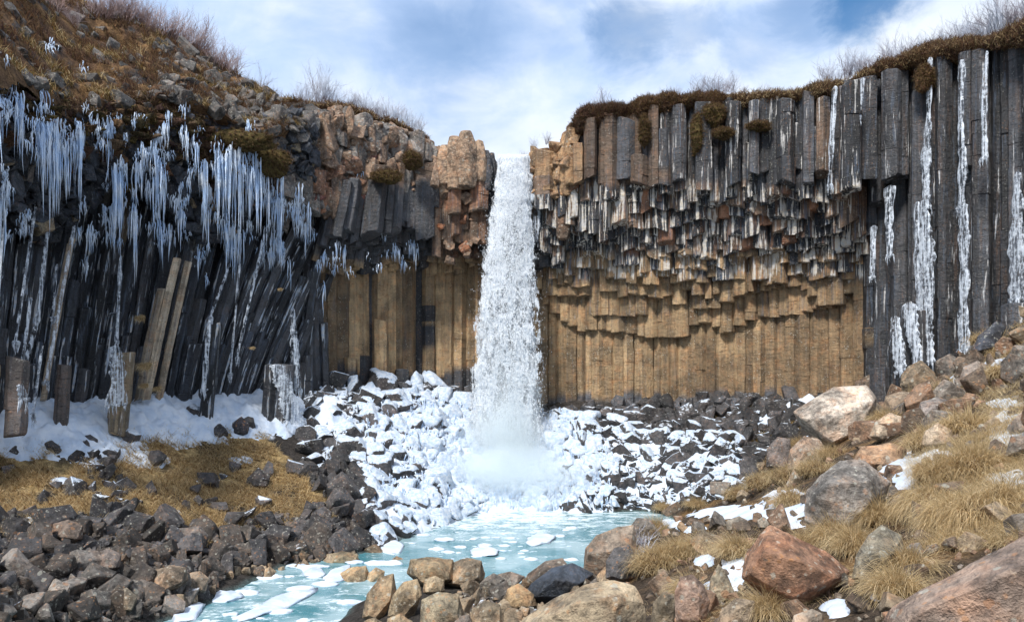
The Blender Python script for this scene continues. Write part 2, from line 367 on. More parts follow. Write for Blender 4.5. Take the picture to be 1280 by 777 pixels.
# zones painted over the ground by where they are seen from the viewpoint (polygons in photo pixels)
def inpoly(px, py, poly):
    px = np.asarray(px, float); py = np.asarray(py, float); ins = np.zeros(px.shape, bool); n = len(poly)
    for i in range(n):
        x1, y1 = poly[i]; x2, y2 = poly[(i + 1) % n]
        c = ((y1 > py) != (y2 > py)) & (px < (x2 - x1) * (py - y1) / (y2 - y1 + 1e-9) + x1); ins ^= c
    return ins
P_GRASS_L = [(-200,545),(0,548),(110,565),(150,545),(240,525),(330,545),(380,590),(420,620),(440,640),(400,655),(310,668),(240,690),(150,660),(60,665),(-200,680)]
P_SNOW_L = [(-200,490),(0,495),(300,480),(360,500),(370,545),(330,548),(250,520),(150,540),(120,572),(0,560),(-200,560)]
P_BANK_L = [(-100,640),(60,650),(150,640),(240,675),(310,655),(400,640),(440,600),(470,640),(470,685),(400,705),(300,712),(205,777),(-100,800)]
P_BLACK = [(375,560),(390,495),(430,480),(480,490),(460,540),(440,590),(450,650),(420,640),(380,600)]
P_ICE = [(430,560),(470,490),(560,490),(600,520),(700,520),(745,540),(770,600),(765,640),(640,640),(560,650),(520,665),(470,690),(455,640)]
P_SCREE = [(735,520),(840,505),(900,500),(1000,500),(1000,540),(950,580),(920,620),(870,632),(780,640),(765,600),(740,550)]
P_MOSSY = [(850,525),(880,505),(1000,490),(1000,535),(930,560),(880,560)]
P_RIGHT = [(800,650),(880,632),(940,600),(960,570),(1000,560),(1030,545),(1100,500),(1200,460),(1300,390),(1300,800),(700,800),(730,740),(740,700),(790,700)]

def build_terrain():
    a = Acc(); v = np.stack([XX.ravel(), YY.ravel(), ZZ.ravel()], 1)
    ny, nx = XX.shape
    idx = np.arange(nx * ny).reshape(ny, nx)
    f = np.stack([idx[:-1, :-1], idx[:-1, 1:], idx[1:, 1:], idx[1:, :-1]], -1).reshape(-1, 4)
    px, py = PX(v[:, 0], v[:, 1], v[:, 2])
    n = fbm2(v[:, 0], v[:, 1], .6, 4, 3)
    col = np.empty((len(v), 3)); col[:] = (0.050, 0.043, 0.038)
    def lay(mask, c): 
        w = np.clip(mask, 0, 1)[:, None]; col[:] = col * (1 - w) + np.array(c) * w
    lay(inpoly(px, py, P_GRASS_L) * sm(-.35, .1, n), (0.40, 0.28, 0.13))
    right = inpoly(px, py, P_RIGHT) | ((v[:, 1] < 20) & (v[:, 0] > 4))
    lay(right * 1.0, (0.075, 0.055, 0.040))
    lay(right * sm(-.1, .35, n), (0.20, 0.12, 0.055))
    lay(inpoly(px, py, P_MOSSY) * .9, (0.13, 0.08, 0.02))
    lay(inpoly(px, py, P_ICE) * 1.0, (0.20, 0.24, 0.28))
    lay(inpoly(px, py, P_SNOW_L) * sm(-.2, .1, n), (0.60, 0.64, 0.70))
    lay(sm(0.12, -0.05, v[:, 2]), (0.10, 0.16, 0.16))
    a.add(v, f, col, smooth=True)
    o = a.build('ground', M_GROUND); tag(o, kind='structure', label='rocky ground of the gorge, soil and rubble sloping down to the pool')
    # far ground sheet out to the horizon, below everything
    b = Acc(); s = 900
    b.add([(-s, -s, -4), (s, -s, -4), (s, s, -4), (-s, s, -4)], np.array([[0, 1, 2, 3]]), (0.1, 0.075, 0.05))
    tag(b.build('terrain', M_GROUND), kind='structure', label='distant brown moorland floor')
build_terrain()

# water
a = Acc(); xs = np.linspace(-20, 14, 35); ys = np.linspace(8, 46, 39)
wx, wy = np.meshgrid(xs, ys); idx = np.arange(wx.size).reshape(wx.shape)
a.add(np.stack([wx.ravel(), wy.ravel(), np.zeros(wx.size)], 1), np.stack([idx[:-1, :-1], idx[:-1, 1:], idx[1:, 1:], idx[1:, :-1]], -1).reshape(-1, 4), smooth=True)
tag(a.build('water', M_WATER), kind='structure', label='milky turquoise plunge pool and stream with drifting slush')

# ------------------------------------------------------------------ cliff plan
PLAN = [(-190, 23.5), (-80, 28), (0, 31.5), (100, 35), (200, 38), (300, 41), (380, 43.8), (450, 46.2), (520, 48.4), (600, 49.4), (640, 49.6), (700, 48.9),
        (850, 47.2), (1000, 44.6), (1090, 42.2), (1130, 40.4), (1200, 37.5), (1280, 34.2), (1380, 30.5), (1480, 27)]
pp = np.array([((p - CX) / F * Y, Y) for p, Y in PLAN])
def catmull(P, k=20):
    P = np.vstack([2 * P[0] - P[1], P, 2 * P[-1] - P[-2]]); out = []
    for i in range(1, len(P) - 2):
        for t in np.linspace(0, 1, k, endpoint=False):
            p0, p1, p2, p3 = P[i - 1:i + 3]
            out.append(.5 * ((2 * p1) + (-p0 + p2) * t + (2 * p0 - 5 * p1 + 4 * p2 - p3) * t * t + (-p0 + 3 * p1 - 3 * p2 + p3) * t ** 3))
    out.append(P[-2]); return np.array(out)
path = catmull(pp); seg = np.linalg.norm(np.diff(path, axis=0), axis=1); arc = np.concatenate([[0], np.cumsum(seg)])
LEN = arc[-1]
def path_at(u, off=0.0):
    u = np.asarray(u, float); x = np.interp(u, arc, path[:, 0]); y = np.interp(u, arc, path[:, 1])
    e = .4; tx = np.interp(u + e, arc, path[:, 0]) - np.interp(u - e, arc, path[:, 0]); ty = np.interp(u + e, arc, path[:, 1]) - np.interp(u - e, arc, path[:, 1])
    l = np.hypot(tx, ty) + 1e-9; tx /= l; ty /= l
    return x + ty * off, y - tx * off, tx, ty          # normal (ty,-tx) points to the pool
_pxs = CX + F * path[:, 0] / path[:, 1]
def u_of_px(px): return np.interp(px, _pxs, arc)
_uc = {}
def u_at(px, off):
    """place along the wall whose point, OFF metres in front of it, is seen at column PX"""
    k = round(off * 5) / 5
    if k not in _uc:
        us = np.linspace(0, LEN, 900); x_, y_, _, _ = path_at(us, k); _uc[k] = (np.maximum.accumulate(CX + F * x_ / y_), us)
    return float(np.interp(px, *_uc[k]))
def lerp(tab, x): return np.interp(x, [t[0] for t in tab], [t[1] for t in tab])
RIM = [(-200,90),(0,100),(60,120),(150,140),(250,150),(300,165),(345,140),(350,128),(430,132),(500,152),(535,172),(548,188),(556,178),(566,168),(580,163),(598,172),(606,186),(621,190),(624,204),(662,204),(668,190),(690,180),(706,168),(716,150),(760,138),(790,132),(850,126),(900,120),(950,120),(1000,116),(1050,105),(1100,88),(1150,74),(1200,62),(1240,54),(1280,42),(1400,10),(1500,-20)]
def zpy(py, Y): return CZ + (HY - py) / F * Y

# ------------------------------------------------------------------ rock colour as a property of where in the wall it is
TAN, OCH, SLATE, BLACK, BROWN, ORNG, CREAM, GREY, RED = [np.array(c) for c in ((.385,.265,.145),(.31,.21,.115),(.085,.088,.098),(.022,.026,.034),(.185,.125,.085),(.33,.145,.075),(.50,.40,.26),(.17,.155,.14),(.17,.070,.055))]
def wall_colour(px, py, r):
    """r: 3 random numbers for this column. Returns colour, (streak, snow, wet)."""
    c = SLATE; st, sn, wet = .3, 0., .4
    if px < 395:
        if py > 250:
            c = BLACK * (.3 + 1.1 * r[0]); st = .80; wet = .95
            if r[1] > .975: c = CREAM * .6; st = .7; wet = .3
            elif r[1] > .70: c = SLATE * .8; st = .75
            if px > 360: c = c * .6 + SLATE * .3
        else:
            c = (GREY if r[1] > .45 else BLACK * 1.6) * (.6 + .6 * r[0]); st = .25; wet = .6
    elif px < 605:
        if py > 325:
            t = .62 + .42 * math.sin(px * .062 - 1.9) + (r[1] - .5) * .45
            if px > 540: t += .7
            if 452 < px < 470 or 518 < px < 536: t = -.5
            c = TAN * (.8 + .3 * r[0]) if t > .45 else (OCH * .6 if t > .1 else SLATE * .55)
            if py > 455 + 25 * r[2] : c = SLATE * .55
            st = .22; wet = .3
        elif py > 228:
            c = SLATE * (.45 + .6 * r[0]); st = .42; wet = .7
            if px > 545: c = (BROWN if r[1] > .35 else BROWN * .7 + ORNG * .35) * (.7 + .45 * r[0]); st = .5; wet = .1
            if px > 545 and py < 262: c = BROWN * .45 + ORNG * (.35 + .25 * r[2])
            if 375 < px < 400: c = GREY
        else:
            c = (BROWN * 1.15 if r[1] > .4 else GREY) * (.75 + .5 * r[0]); st = .12; wet = .1
            if px > 545: c = np.array((.30, .205, .135)) * (.8 + .3 * r[0])
            if py > 195 and px < 470 and r[1] > .72: c = RED if r[2] > .5 else ORNG * .8
    elif px < 680:
        c = (TAN if py > 340 else SLATE * .8) * (.7 + .4 * r[0]); wet = .6; st = .3
        if py < 300 and px > 660: c = BROWN * (.6 + .6 * r[0])
    elif px < 1088:
        if py > 352 - (8 if r[2] > .5 else 0):
            c = TAN * (.72 + .25 * r[0]); st = .42 if py < 400 else .16; wet = .1
            if px > 930: c = OCH * (.75 + .3 * r[0])
            if py > 400: c = c * (.92) + OCH * .04
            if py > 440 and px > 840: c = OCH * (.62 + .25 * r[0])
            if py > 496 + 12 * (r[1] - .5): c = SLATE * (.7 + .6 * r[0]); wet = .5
        elif py > 232:
            c = (SLATE * .38 if r[1] > .36 else BROWN * .85) * (.5 + 1.0 * r[0]); st = .95; wet = .12
            if py > 318: c = (OCH if r[1] > .3 else SLATE * .7) * (.8 + .4 * r[0])
            if r[2] > .91 and py < 318: c = ORNG * .55 + BROWN * .4; st = .6
        else:
            c = SLATE * (.22 + .75 * r[0]); st = .76; wet = .40
            if r[2] > .88: c = BROWN * .7
            if px < 830:
                c = (BROWN * .85 if r[1] > .35 else SLATE) * (.7 + .5 * r[0]); st = .33
            if px < 725: c = np.array((.27, .17, .09)) * (.8 + .4 * r[0]); st = .2
    else:
        c = SLATE * (.20 + .70 * r[0]); st = .68; wet = .6
        if r[1] > .985: c = BROWN * .6
    return c, (st, sn, wet)

# ------------------------------------------------------------------ one basalt column
def column(acc, x, y, tx, ty, z0, z1, rad, lean=0.0, curve=0.0, r=None, twist=None, squash=1.0, forward=0.0, colour=None, snow=0.0, clamp=None, flat=1.0):
    n = random.choice((5, 6, 6, 6, 7)); ph = random.uniform(0, 6.28)
    if r is None: r = (random.random(), random.random(), random.random())
    ang = ph + (np.arange(n) + np.random.uniform(-.16, .16, n)) * 2 * math.pi / n
    rr = rad * np.random.uniform(.86, 1.16, n)
    P = np.stack([np.cos(ang) * rr, np.sin(ang) * rr * squash], 1)
    Q = []                                                  # worn corners
    for i in range(n):
        a_, b_, c_ = P[i - 1], P[i], P[(i + 1) % n]
        w = random.uniform(.03, .08)
        Q += [b_ + (a_ - b_) * w, b_ + (c_ - b_) * w]
    Q = np.array(Q); m = len(Q)
    zs, sc, grp = [z0], [(.95, 0, 0)], [0]
    z = z0; gi = 0; cur = (random.uniform(.95, 1.04), random.uniform(-.02, .02), random.uniform(-.02, .02))
    zs.append(z0 + .05); sc.append(cur); grp.append(0)
    joint = z0 + random.uniform(.4, 1.5)
    while z < z1 - .3:
        z = min(z + .5, joint, z1 - .06)
        if z >= z1 - .1: break
        if abs(z - joint) < 1e-6:
            zs += [z - .012, z, z + .012]; sc += [cur, (cur[0] * .965, cur[1], cur[2])]; grp += [gi, gi]
            gi += 1; cur = (random.uniform(.97, 1.03), random.uniform(-.02, .02), random.uniform(-.02, .02))
            sc.append(cur); grp.append(gi)
            joint = z + random.uniform(.5, 3.0)
        else:
            zs.append(z); sc.append(cur); grp.append(gi)
    zs += [z1 - .05, z1]; sc += [cur, (cur[0] * .93, cur[1], cur[2])]; grp += [gi, gi]
    zs = np.array(zs); k = len(zs)
    tilt0 = np.random.uniform(-.38, .38, 2); tilt1 = np.random.uniform(-.3, .3, 2); chip = np.random.exponential(.05, m) * rad * 2.2 * flat; tilt0 *= flat
    V = np.empty((k, m, 3)); LC = np.empty((k, m, 3)); C = np.empty((k, m, 3)); K = np.empty((k, m, 3))
    H = max(z1 - z0, .1)
    jit = np.random.uniform(-.012, .012, (k, m, 2))
    dr = np.random.uniform(.88, 1.12, gi + 1); side = np.roll(np.repeat(np.random.uniform(.68, 1.3, n), 2), 1)[:, None] * np.array([1, 1, 1])
    for i in range(k):
        s, ox, oy = sc[i]; t = (zs[i] - z0)
        q = Q * s + (ox, oy) + jit[i]
        du = lean * t + curve * t * t; df = forward * t
        V[i, :, 0] = x + tx * (q[:, 0] + du) + ty * (q[:, 1] + df)
        V[i, :, 1] = y + ty * (q[:, 0] + du) - tx * (q[:, 1] + df)
        V[i, :, 2] = zs[i]
        LC[i, :, 0] = x + tx * q[:, 0] + ty * q[:, 1]; LC[i, :, 1] = y + ty * q[:, 0] - tx * q[:, 1]; LC[i, :, 2] = zs[i]
        if i < 2: V[i, :, 2] += q @ tilt0 + chip * (1 if i == 0 else .8)
        if i >= k - 2: V[i, :, 2] += q @ tilt1
        mx, my = V[i, :, 0].mean(), V[i, :, 1].mean()
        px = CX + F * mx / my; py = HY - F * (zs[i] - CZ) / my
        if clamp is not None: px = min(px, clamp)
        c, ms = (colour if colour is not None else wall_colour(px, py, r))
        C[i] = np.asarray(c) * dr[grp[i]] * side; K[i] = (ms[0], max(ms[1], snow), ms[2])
    idx = np.arange(k * m).reshape(k, m); nx = np.roll(idx, -1, 1)
    f = np.stack([idx[:-1], idx[1:], nx[1:], nx[:-1]], -1).reshape(-1, 4)
    acc.add(V.reshape(-1, 3), f, C.reshape(-1, 3), K.reshape(-1, 3), loc=LC.reshape(-1, 3))
    acc.add(V[0], [tuple(range(m))], C[0], K[0], loc=LC[0]); acc.add(V[-1], [tuple(range(m))[::-1]], C[-1], K[-1], loc=LC[-1])

CLIFFS = {'left': [], 'centre': [], 'right': []}
def zone_of(px): return 'left' if px < 395 else ('centre' if px < 645 else 'right')
np.random.seed(5)
def put_col(u, off, pyb, pyt, rad, **kw):
    x, y, tx, ty = [float(q) for q in path_at(u, off)]
    px = CX + F * x / y
    z0, z1 = zpy(pyb, y), zpy(pyt, y)
    if z1 - z0 < .25: return
    a = Acc(); column(a, x, y, tx, ty, z0, z1, rad, **kw)
    CLIFFS[zone_of(px)].append(((z1 - z0) * rad / y / y * (3 if kw.get('front') else 1), a))

# rows for each stretch: (row bottoms as (px,py) tables)
ROWS_C = [
 [(600,348),(672,372),(700,400),(720,412),(760,415),(800,418),(833,424),(862,418),(870,404),(890,404),(912,420),(930,402),(960,396),(1000,392),(1040,386),(1060,372),(1090,345)],
 [(600,342),(672,371),(735,372),(736,396),(803,394),(804,372),(840,374),(862,388),(900,384),(905,372),(950,366),(1000,356),(1030,384),(1050,380),(1062,350),(1090,318)],
 [(600,335),(672,355),(740,352),(800,372),(860,360),(900,374),(960,352),(1000,346),(1050,340),(1090,308)],
 [(600,328),(672,340),(740,340),(800,352),(860,350),(900,352),(960,340),(1000,330),(1050,326),(1090,300)],
 [(600,320),(672,326),(740,324),(800,336),(860,334),(900,336),(960,322),(1000,316),(1050,312),(1090,300)],
 [(600,312),(672,312),(740,308),(800,318),(860,318),(900,320),(960,306),(1000,300),(1050,300),(1090,300)],
 [(600,304),(672,298),(740,302),(800,300),(860,302),(900,302),(960,290),(1000,286),(1050,286),(1090,290)],
 [(600,296),(672,280),(740,296),(800,282),(860,286),(900,282),(960,272),(1000,270),(1050,268),(1090,270)],
 [(600,288),(672,262),(740,286),(800,268),(860,268),(900,262),(960,256),(1000,254),(1050,250),(1090,250)],
]
ROWS_B = [
 [(380,345),(430,352),(470,340),(520,336),(560,342),(610,336)],
 [(380,338),(430,345),(470,332),(520,330),(560,334),(610,328)],
 [(380,330),(430,335),(470,322),(520,322),(560,324),(610,320)],
 [(380,322),(430,324),(470,312),(520,312),(560,314),(610,312)],
 [(380,314),(430,314),(470,302),(520,300),(560,304),(610,304)],
 [(380,304),(430,302),(470,290),(520,288),(560,296),(610,290)],
]
def quant(tab, px, gseed, amp):
    return float(lerp(tab, px)) + amp * (math.sin(gseed * 12.9898 + 78.2) * 43758.5453 % 1 * 2 - 1)
uA, uB, uF0, uF1, uC1, uEnd = [float(u_of_px(p)) for p in (395, 600, 600, 682, 1090, 1450)]
uL0 = float(u_of_px(-150))
def px_of_u(u, off=0.0): x, y, _, _ = path_at(u, off); return float(CX + F * x / y)

# --- right of the fall: hanging organ pipes
u = uF1 - 2.8
while u < uC1 + .3:
    w = random.uniform(.44, .66); px = px_of_u(u)
    infall = px < 676
    rad = w * .73
    rim = float(lerp(RIM, px))
    put_col(u, 0 + random.uniform(-.08, .08), 545, 330, rad, squash=.95)
    u += w
for k, tab in enumerate(ROWS_C):
    u = uF1 - 2.6 + (k % 2) * .28; grp = random.random() * 100; left = 0
    while u < uC1 + .2:
        w = random.uniform(.46, .80) * (.95 if k < 3 else 1.1 if k < 7 else 1.25); px = px_of_u(u, (k + 1) * .34)
        if left <= 0: left = random.choice((1, 2, 2, 3, 4)) if k < 2 else random.choice((1, 1, 1, 2)); grp = random.random() * 100
        left -= 1
        amp = 1.5 if k < 2 else 7
        pyb = quant(tab, px, grp, amp) + random.uniform(-1, 1)
        if k == 0 or random.random() > .07:
            sc_ = .5 if px < 676 else 1
            put_col(u, (k + 1) * .34 * sc_ + random.uniform(-.06, .10 if k > 1 else 0.02), pyb, max(pyb - 75, 214 if px < 674 else 0), w * (.68 if k < 4 else .64), squash=.95, flat=.35 if k < 4 else 1.2)
        u += w
# --- upper storey of wide columns
for layer, (o0, b0) in enumerate(((3.5, 246), (4.1, 228))):
    u = uF1 - .9 + layer * .4
    while u < u_at(1080, o0):
        w = random.uniform(.42, .92); px = px_of_u(u, o0)
        if px > 712 and (layer == 0 or random.random() > .32):
            b = b0 + random.uniform(-14, 12)
            if px < 715: b += 10
            rim = float(lerp(RIM, px)) + random.uniform(2, 8)
            top = rim
            if layer == 1 and random.random() < .4: top = rim + random.uniform(0, 60)
            if layer == 1 and random.random() < .12: b = 300 + random.uniform(-20, 12)
            sc_ = .55 if px < 690 else 1
            put_col(u, o0 * sc_ + random.uniform(-.35, .25), b, top, w * .56, front=True) if False else put_col(u, o0 * sc_ + random.uniform(-.35, .25), b, top, w * .56)
        u += w * random.uniform(.92, 1.1)
# --- far right: tall full-height columns
u = uC1 - .2
while u < uEnd:
    w = random.uniform(.45, .85); px = px_of_u(u, .6); rim = float(lerp(RIM, px))
    put_col(u, random.uniform(-.2, .3) + (1.6 - min(1.6, (u - uC1) * .15) if False else 0.6), 560, rim + 3, w * .6)
    u += w
u = uC1 - .3
while u < uEnd:
    w = random.uniform(.42, .9); px = px_of_u(u, 1.3); rim = float(lerp(RIM, px))
    if random.random() > .42:
        off = 1.2 + random.uniform(-.15, .4)
        if px < 1130: b = random.uniform(215, 300)
        else: b = random.choice((560, 560, 560, random.uniform(180, 300)))
        put_col(u, off, b, rim + random.choice((2, 4, 8, 40)), w * .55)
    u += w
# big overhanging blocks between 1090 and 1150 near the top
u = float(u_at(1056, 2.6))
while u < float(u_at(1128, 2.2)):
    w = random.uniform(.8, 1.2); px = px_of_u(u, 2.4)
    put_col(u, 2.6 - (px - 1060) * .010 + random.uniform(-.3, .3), random.uniform(205, 240), float(lerp(RIM, px)) + 4, w * .56)
    u += w
# --- behind the fall
u = float(u_of_px(598))
while u < uF1:
    w = random.uniform(.5, .75); px = px_of_u(u)
    put_col(u, random.uniform(-.1, .3), 560, 207, w * .6); put_col(u + .2, .6 + random.uniform(-.1, .3), random.uniform(300, 345), 208, w * .6)
    u += w
# --- left of the fall
u = uA - .6
while u < uB + .4:
    w = random.uniform(.5, .8); px = px_of_u(u)
    dark = 452 < px < 470 or 518 < px < 536
    put_col(u, (-.35 if dark else .05) + random.uniform(-.08, .08), 560, 300, w * .74)
    u += w
for k, tab in enumerate(ROWS_B):
    u = uA - .6 + (k % 2) * .3
    while u < uB + .3:
        w = random.uniform(.45, .75); px = px_of_u(u, .3 + k * .36)
        ln = .24 * float(sm(500, 400, px))
        put_col(u, .3 + k * .36 + random.uniform(-.1, .12), lerp(tab, px) + random.uniform(-8, 7), lerp(tab, px) - 80, w * .58, lean=ln)
        u += w
u = uA - .3
while u < uB - .3:                                           # dark shoulders above
    w = random.uniform(.65, 1.05); px = px_of_u(u, 2.3); ln = .22 * float(sm(540, 400, px))
    put_col(u, 2.3 + random.uniform(-.3, .35), random.uniform(262, 300), 205 if px > 450 else 225, w * .6, lean=ln)
    u += w
u = u_at(544, 2.0)
while u < u_at(616, 2.0):
    w = random.uniform(.34, .6); px = px_of_u(u, 2.0); put_col(u, 2.0 + random.uniform(-.3, .45), random.uniform(275, 322), 225, w * .66); u += w * .9
# stub slabs leaning on the foot, left of the fall
for px_, t_ in ((478, 400), (440, 447), (503, 462)):
    put_col(u_at(px_, .7), .7, 560, t_, .42)
# --- far left: black leaning columns
for layer in range(4):
    u = .5 + layer * .23
    while u < uA + .2:
        w = random.uniform(.28, .56); px = px_of_u(u, layer * .36)
        ln = .17 + .15 * float(sm(200, 330, px)) - .36 * float(sm(325, 392, px)) ; cv = .012 * float(sm(150, 300, px)) * float(sm(400, 350, px))
        off = layer * .36 + random.uniform(-.12, .12)
        if layer == 0: top = 190
        elif layer == 1: top = random.choice((200, 210, 250, 300, 340))
        elif layer == 2: top = random.choice((240, 290, 340, 380, 420, 999))
        else: top = random.choice((400, 430, 450, 999, 999, 999, 999, 999))
        if top < 600:
            put_col(u, off, 560, top + random.uniform(-12, 12), w * .70, lean=ln, curve=cv, clamp=394)
        u += w
# pale broken columns that stand out among the black ones
crm = lambda k: (np.array((.55, .45, .33)) * k, (.45, 0, .1))
for (pb, pt, off, rad, k) in ((190,318,2.0,.28,.95),(204,322,1.7,.22,.85),(180,358,2.2,.24,.55),(62,290,1.6,.15,.9)):
    dz = (pt - 490) * .32
    put_col(u_at(pb - 8, off), off, 500, pt, rad * .72, lean=.20, curve=.004, colour=crm(k))
GRS = (np.array((.14, .12, .11)), (.3, 0, .2))
for (pb, pt, off, rad) in ((20, 448, 2.8, .36), (74, 456, 2.6, .26), (256, 405, 2.6, .30), (145, 440, 3.3, .46), (350, 455, 3.0, .45), (336, 458, 2.7, .4)):
    put_col(u_at(pb, off), off, 545, pt, rad, lean=.10, colour=GRS if pb < 80 else None, clamp=394)
# iced stumps, far right
for (pb, pt, off, rad) in ((1122, 398, 2.2, .36), (1135, 380, 2.0, .42), (1146, 388, 2.3, .3), (1100, 460, 2.6, .45), (1270, 382, 2.4, .55)):
    put_col(u_at(pb, off), off, 560, pt, rad)

# ------------------------------------------------------------------ rock shape library
def hull(points, bevel=0.0, cuts=0):
    bm = bmesh.new()
    for p in points: bm.verts.new(p)
    r_ = bmesh.ops.convex_hull(bm, input=bm.verts[:])
    for v in [e for e in bm.verts if not e.link_faces]: bm.verts.remove(v)
    bmesh.ops.dissolve_limit(bm, angle_limit=R(9), verts=bm.verts[:], edges=bm.edges[:])
    if bevel: bmesh.ops.bevel(bm, geom=bm.edges[:], offset=bevel, segments=1, profile=.5, affect='EDGES', clamp_overlap=True)
    bmesh.ops.recalc_face_normals(bm, faces=bm.faces[:])
    if cuts:
        bmesh.ops.triangulate(bm, faces=bm.faces[:])
        for _ in range(cuts):
            el = [e for e in bm.edges if e.calc_length() > .0]
            L = sorted(e.calc_length() for e in el); th = L[int(len(L) * .35)]
            bmesh.ops.subdivide_edges(bm, edges=[e for e in el if e.calc_length() > th], cuts=1, use_grid_fill=True)
            bmesh.ops.triangulate(bm, faces=bm.faces[:])
    bm.verts.ensure_lookup_table(); 
    V = np.array([v.co[:] for v in bm.verts]); Fc = [tuple(l.vert.index for l in f.loops) for f in bm.faces]
    bm.verts.index_update(); Fc = [tuple(v.index for v in f.verts) for f in bm.faces]
    bm.free(); return V, Fc
def displaced(V, s, amp, seed):
    n1_ = fbm(V * (1.6 / s) + seed, 4); n2_ = np.abs(fbm(V * (4.5 / s) + seed * 2, 3)); c = V.mean(0); d = V - c; l = np.linalg.norm(d, axis=1)[:, None] + 1e-6
    return V + d / l * (n1_ * amp * s * .9 - n2_ * amp * s * .7)[:, None]
def rand_rock(kind):
    if kind == 'prism':
        n = random.choice((5, 6)); h = random.uniform(.5, 1.1); pts = []
        for s in (-1, 1):
            tl = np.random.uniform(-.35, .35, 2)
            for i in range(n):
                a_ = (i + random.uniform(-.2, .2)) * 6.283 / n; x, y = math.cos(a_) * .62, math.sin(a_) * .62
                pts.append((x, y, s * h * .6 + (x * tl[0] + y * tl[1])))
        return hull(pts, .035)
    pts = np.random.uniform(-1, 1, (11, 3)); pts /= (np.abs(pts) ** 3).sum(1)[:, None] ** (1 / 3)
    pts *= np.random.uniform(.6, .85, (11, 1)); pts[:, 2] *= .8
    return hull([tuple(p) for p in pts], .04)
LIB = [rand_rock('prism') for _ in range(12)] + [rand_rock('block') for _ in range(22)]
def blob(k=0):
    V, Fc = rand_rock('block' if k % 2 else 'prism')
    me = bpy.data.meshes.new('tmp'); me.from_pydata([tuple(v) for v in V], [], Fc); bm = bmesh.new(); bm.from_mesh(me)
    bmesh.ops.subdivide_edges(bm, edges=bm.edges[:], cuts=2, use_grid_fill=True)
    for _ in range(5): bmesh.ops.smooth_vert(bm, verts=bm.verts[:], factor=.5, use_axis_x=True, use_axis_y=True, use_axis_z=True)
    bm.verts.index_update(); V = np.array([v.co[:] for v in bm.verts]); Fc = [tuple(v.index for v in f.verts) for f in bm.faces]
    bm.free(); bpy.data.meshes.remove(me)
    V = V / np.abs(V).max() * .8
    return V, Fc
BLOBS = [blob(k) for k in range(12)]
def blob2(k):
    V, Fc = rand_rock('block' if k % 3 else 'prism'); me = bpy.data.meshes.new('tmp'); me.from_pydata([tuple(v) for v in V], [], Fc); bm = bmesh.new(); bm.from_mesh(me)
    bmesh.ops.triangulate(bm, faces=bm.faces[:]); bmesh.ops.subdivide_edges(bm, edges=bm.edges[:], cuts=3, use_grid_fill=True)
    for _ in range(16): bmesh.ops.smooth_vert(bm, verts=bm.verts[:], factor=.5, use_axis_x=True, use_axis_y=True, use_axis_z=True)
    bm.verts.index_update(); V = np.array([v.co[:] for v in bm.verts]); Fc = [tuple(v.index for v in f.verts) for f in bm.faces]; bm.free(); bpy.data.meshes.remove(me)
    V = V / np.abs(V).max() * .86; return V * (1 + .16 * fbm(V * 2.2 + k, 3)[:, None]), Fc
ROUND = [blob2(k) for k in range(12)]
def lump(seed):
    bm = bmesh.new(); bmesh.ops.create_icosphere(bm, subdivisions=3, radius=1.0); bm.verts.index_update(); V = np.array([v.co[:] for v in bm.verts]); Fc = [tuple(v.index for v in f.verts) for f in bm.faces]; bm.free()
    return V * (1 + .55 * fbm(V * 1.1 + seed * 7.7, 4)[:, None]), Fc
LUMPS = [lump(k) for k in range(14)]
def rotm():
    a_, b_, c_ = [random.uniform(0, 6.283) for _ in range(3)]
    return np.array(Matrix.Rotation(a_, 3, 'X') @ Matrix.Rotation(b_, 3, 'Y') @ Matrix.Rotation(c_, 3, 'Z'))
def put_rock(acc, lib, pos, size, col, msk, smooth=False, aniso=.3, vert=False, tall=1.0):
    V, Fc = random.choice(lib); s = np.array([random.uniform(1 - aniso, 1 + aniso) for _ in range(3)])
    M = rotm() if not vert else np.array(Matrix.Rotation(random.uniform(0, 6.28), 3, 'Z') @ Matrix.Rotation(random.uniform(-.25, .25), 3, 'X'))
    s[2] *= tall; V2 = (V * s * size * .62) @ M.T + np.asarray(pos)
    acc.add(V2, Fc, np.asarray(col), msk, smooth)

# ------------------------------------------------------------------ block jumble of the upper walls
def wall_pos(px, py, off):
    u = u_at(px, off); x, y, tx, ty = path_at(u, off); return float(x), float(y), zpy(py, float(y))
jum = Acc(); back = Acc()
np.random.seed(9); random.seed(9)
def leftprof(py):     # how far the upper left wall leans out over its foot
    return float(np.interp(py, [100, 150, 200, 250, 300, 340], [1.9, 2.7, 2.6, 2.0, 1.2, .5]))
for i in range(3800):
    px = random.uniform(-170, 392); rim = float(lerp([(-200,75),(0,100),(60,130),(150,140),(250,146),(310,165),(345,140),(395,142)], px)); py = random.uniform(rim, 262 + 40 * math.sin(px * .03))
    c = (GREY * .65 if random.random() > .7 else BLACK * 1.6) * random.uniform(.5, 1.3)
    if py > 215: c = BLACK * random.uniform(.8, 2.6)
    if random.random() < .03: c = CREAM * .5
    if random.random() < .05 and px > 240: c = BROWN
    s = random.choice((.25, .3, .35, .45, .55, .75)) * random.uniform(.8, 1.2)
    x, y, z = wall_pos(px, py, leftprof(py) + random.uniform(-.3, .3))
    put_rock(jum, LIB, (x, y, z), s * 1.2, c, (.3, .0, .55), vert=random.random() > .4, aniso=.45)
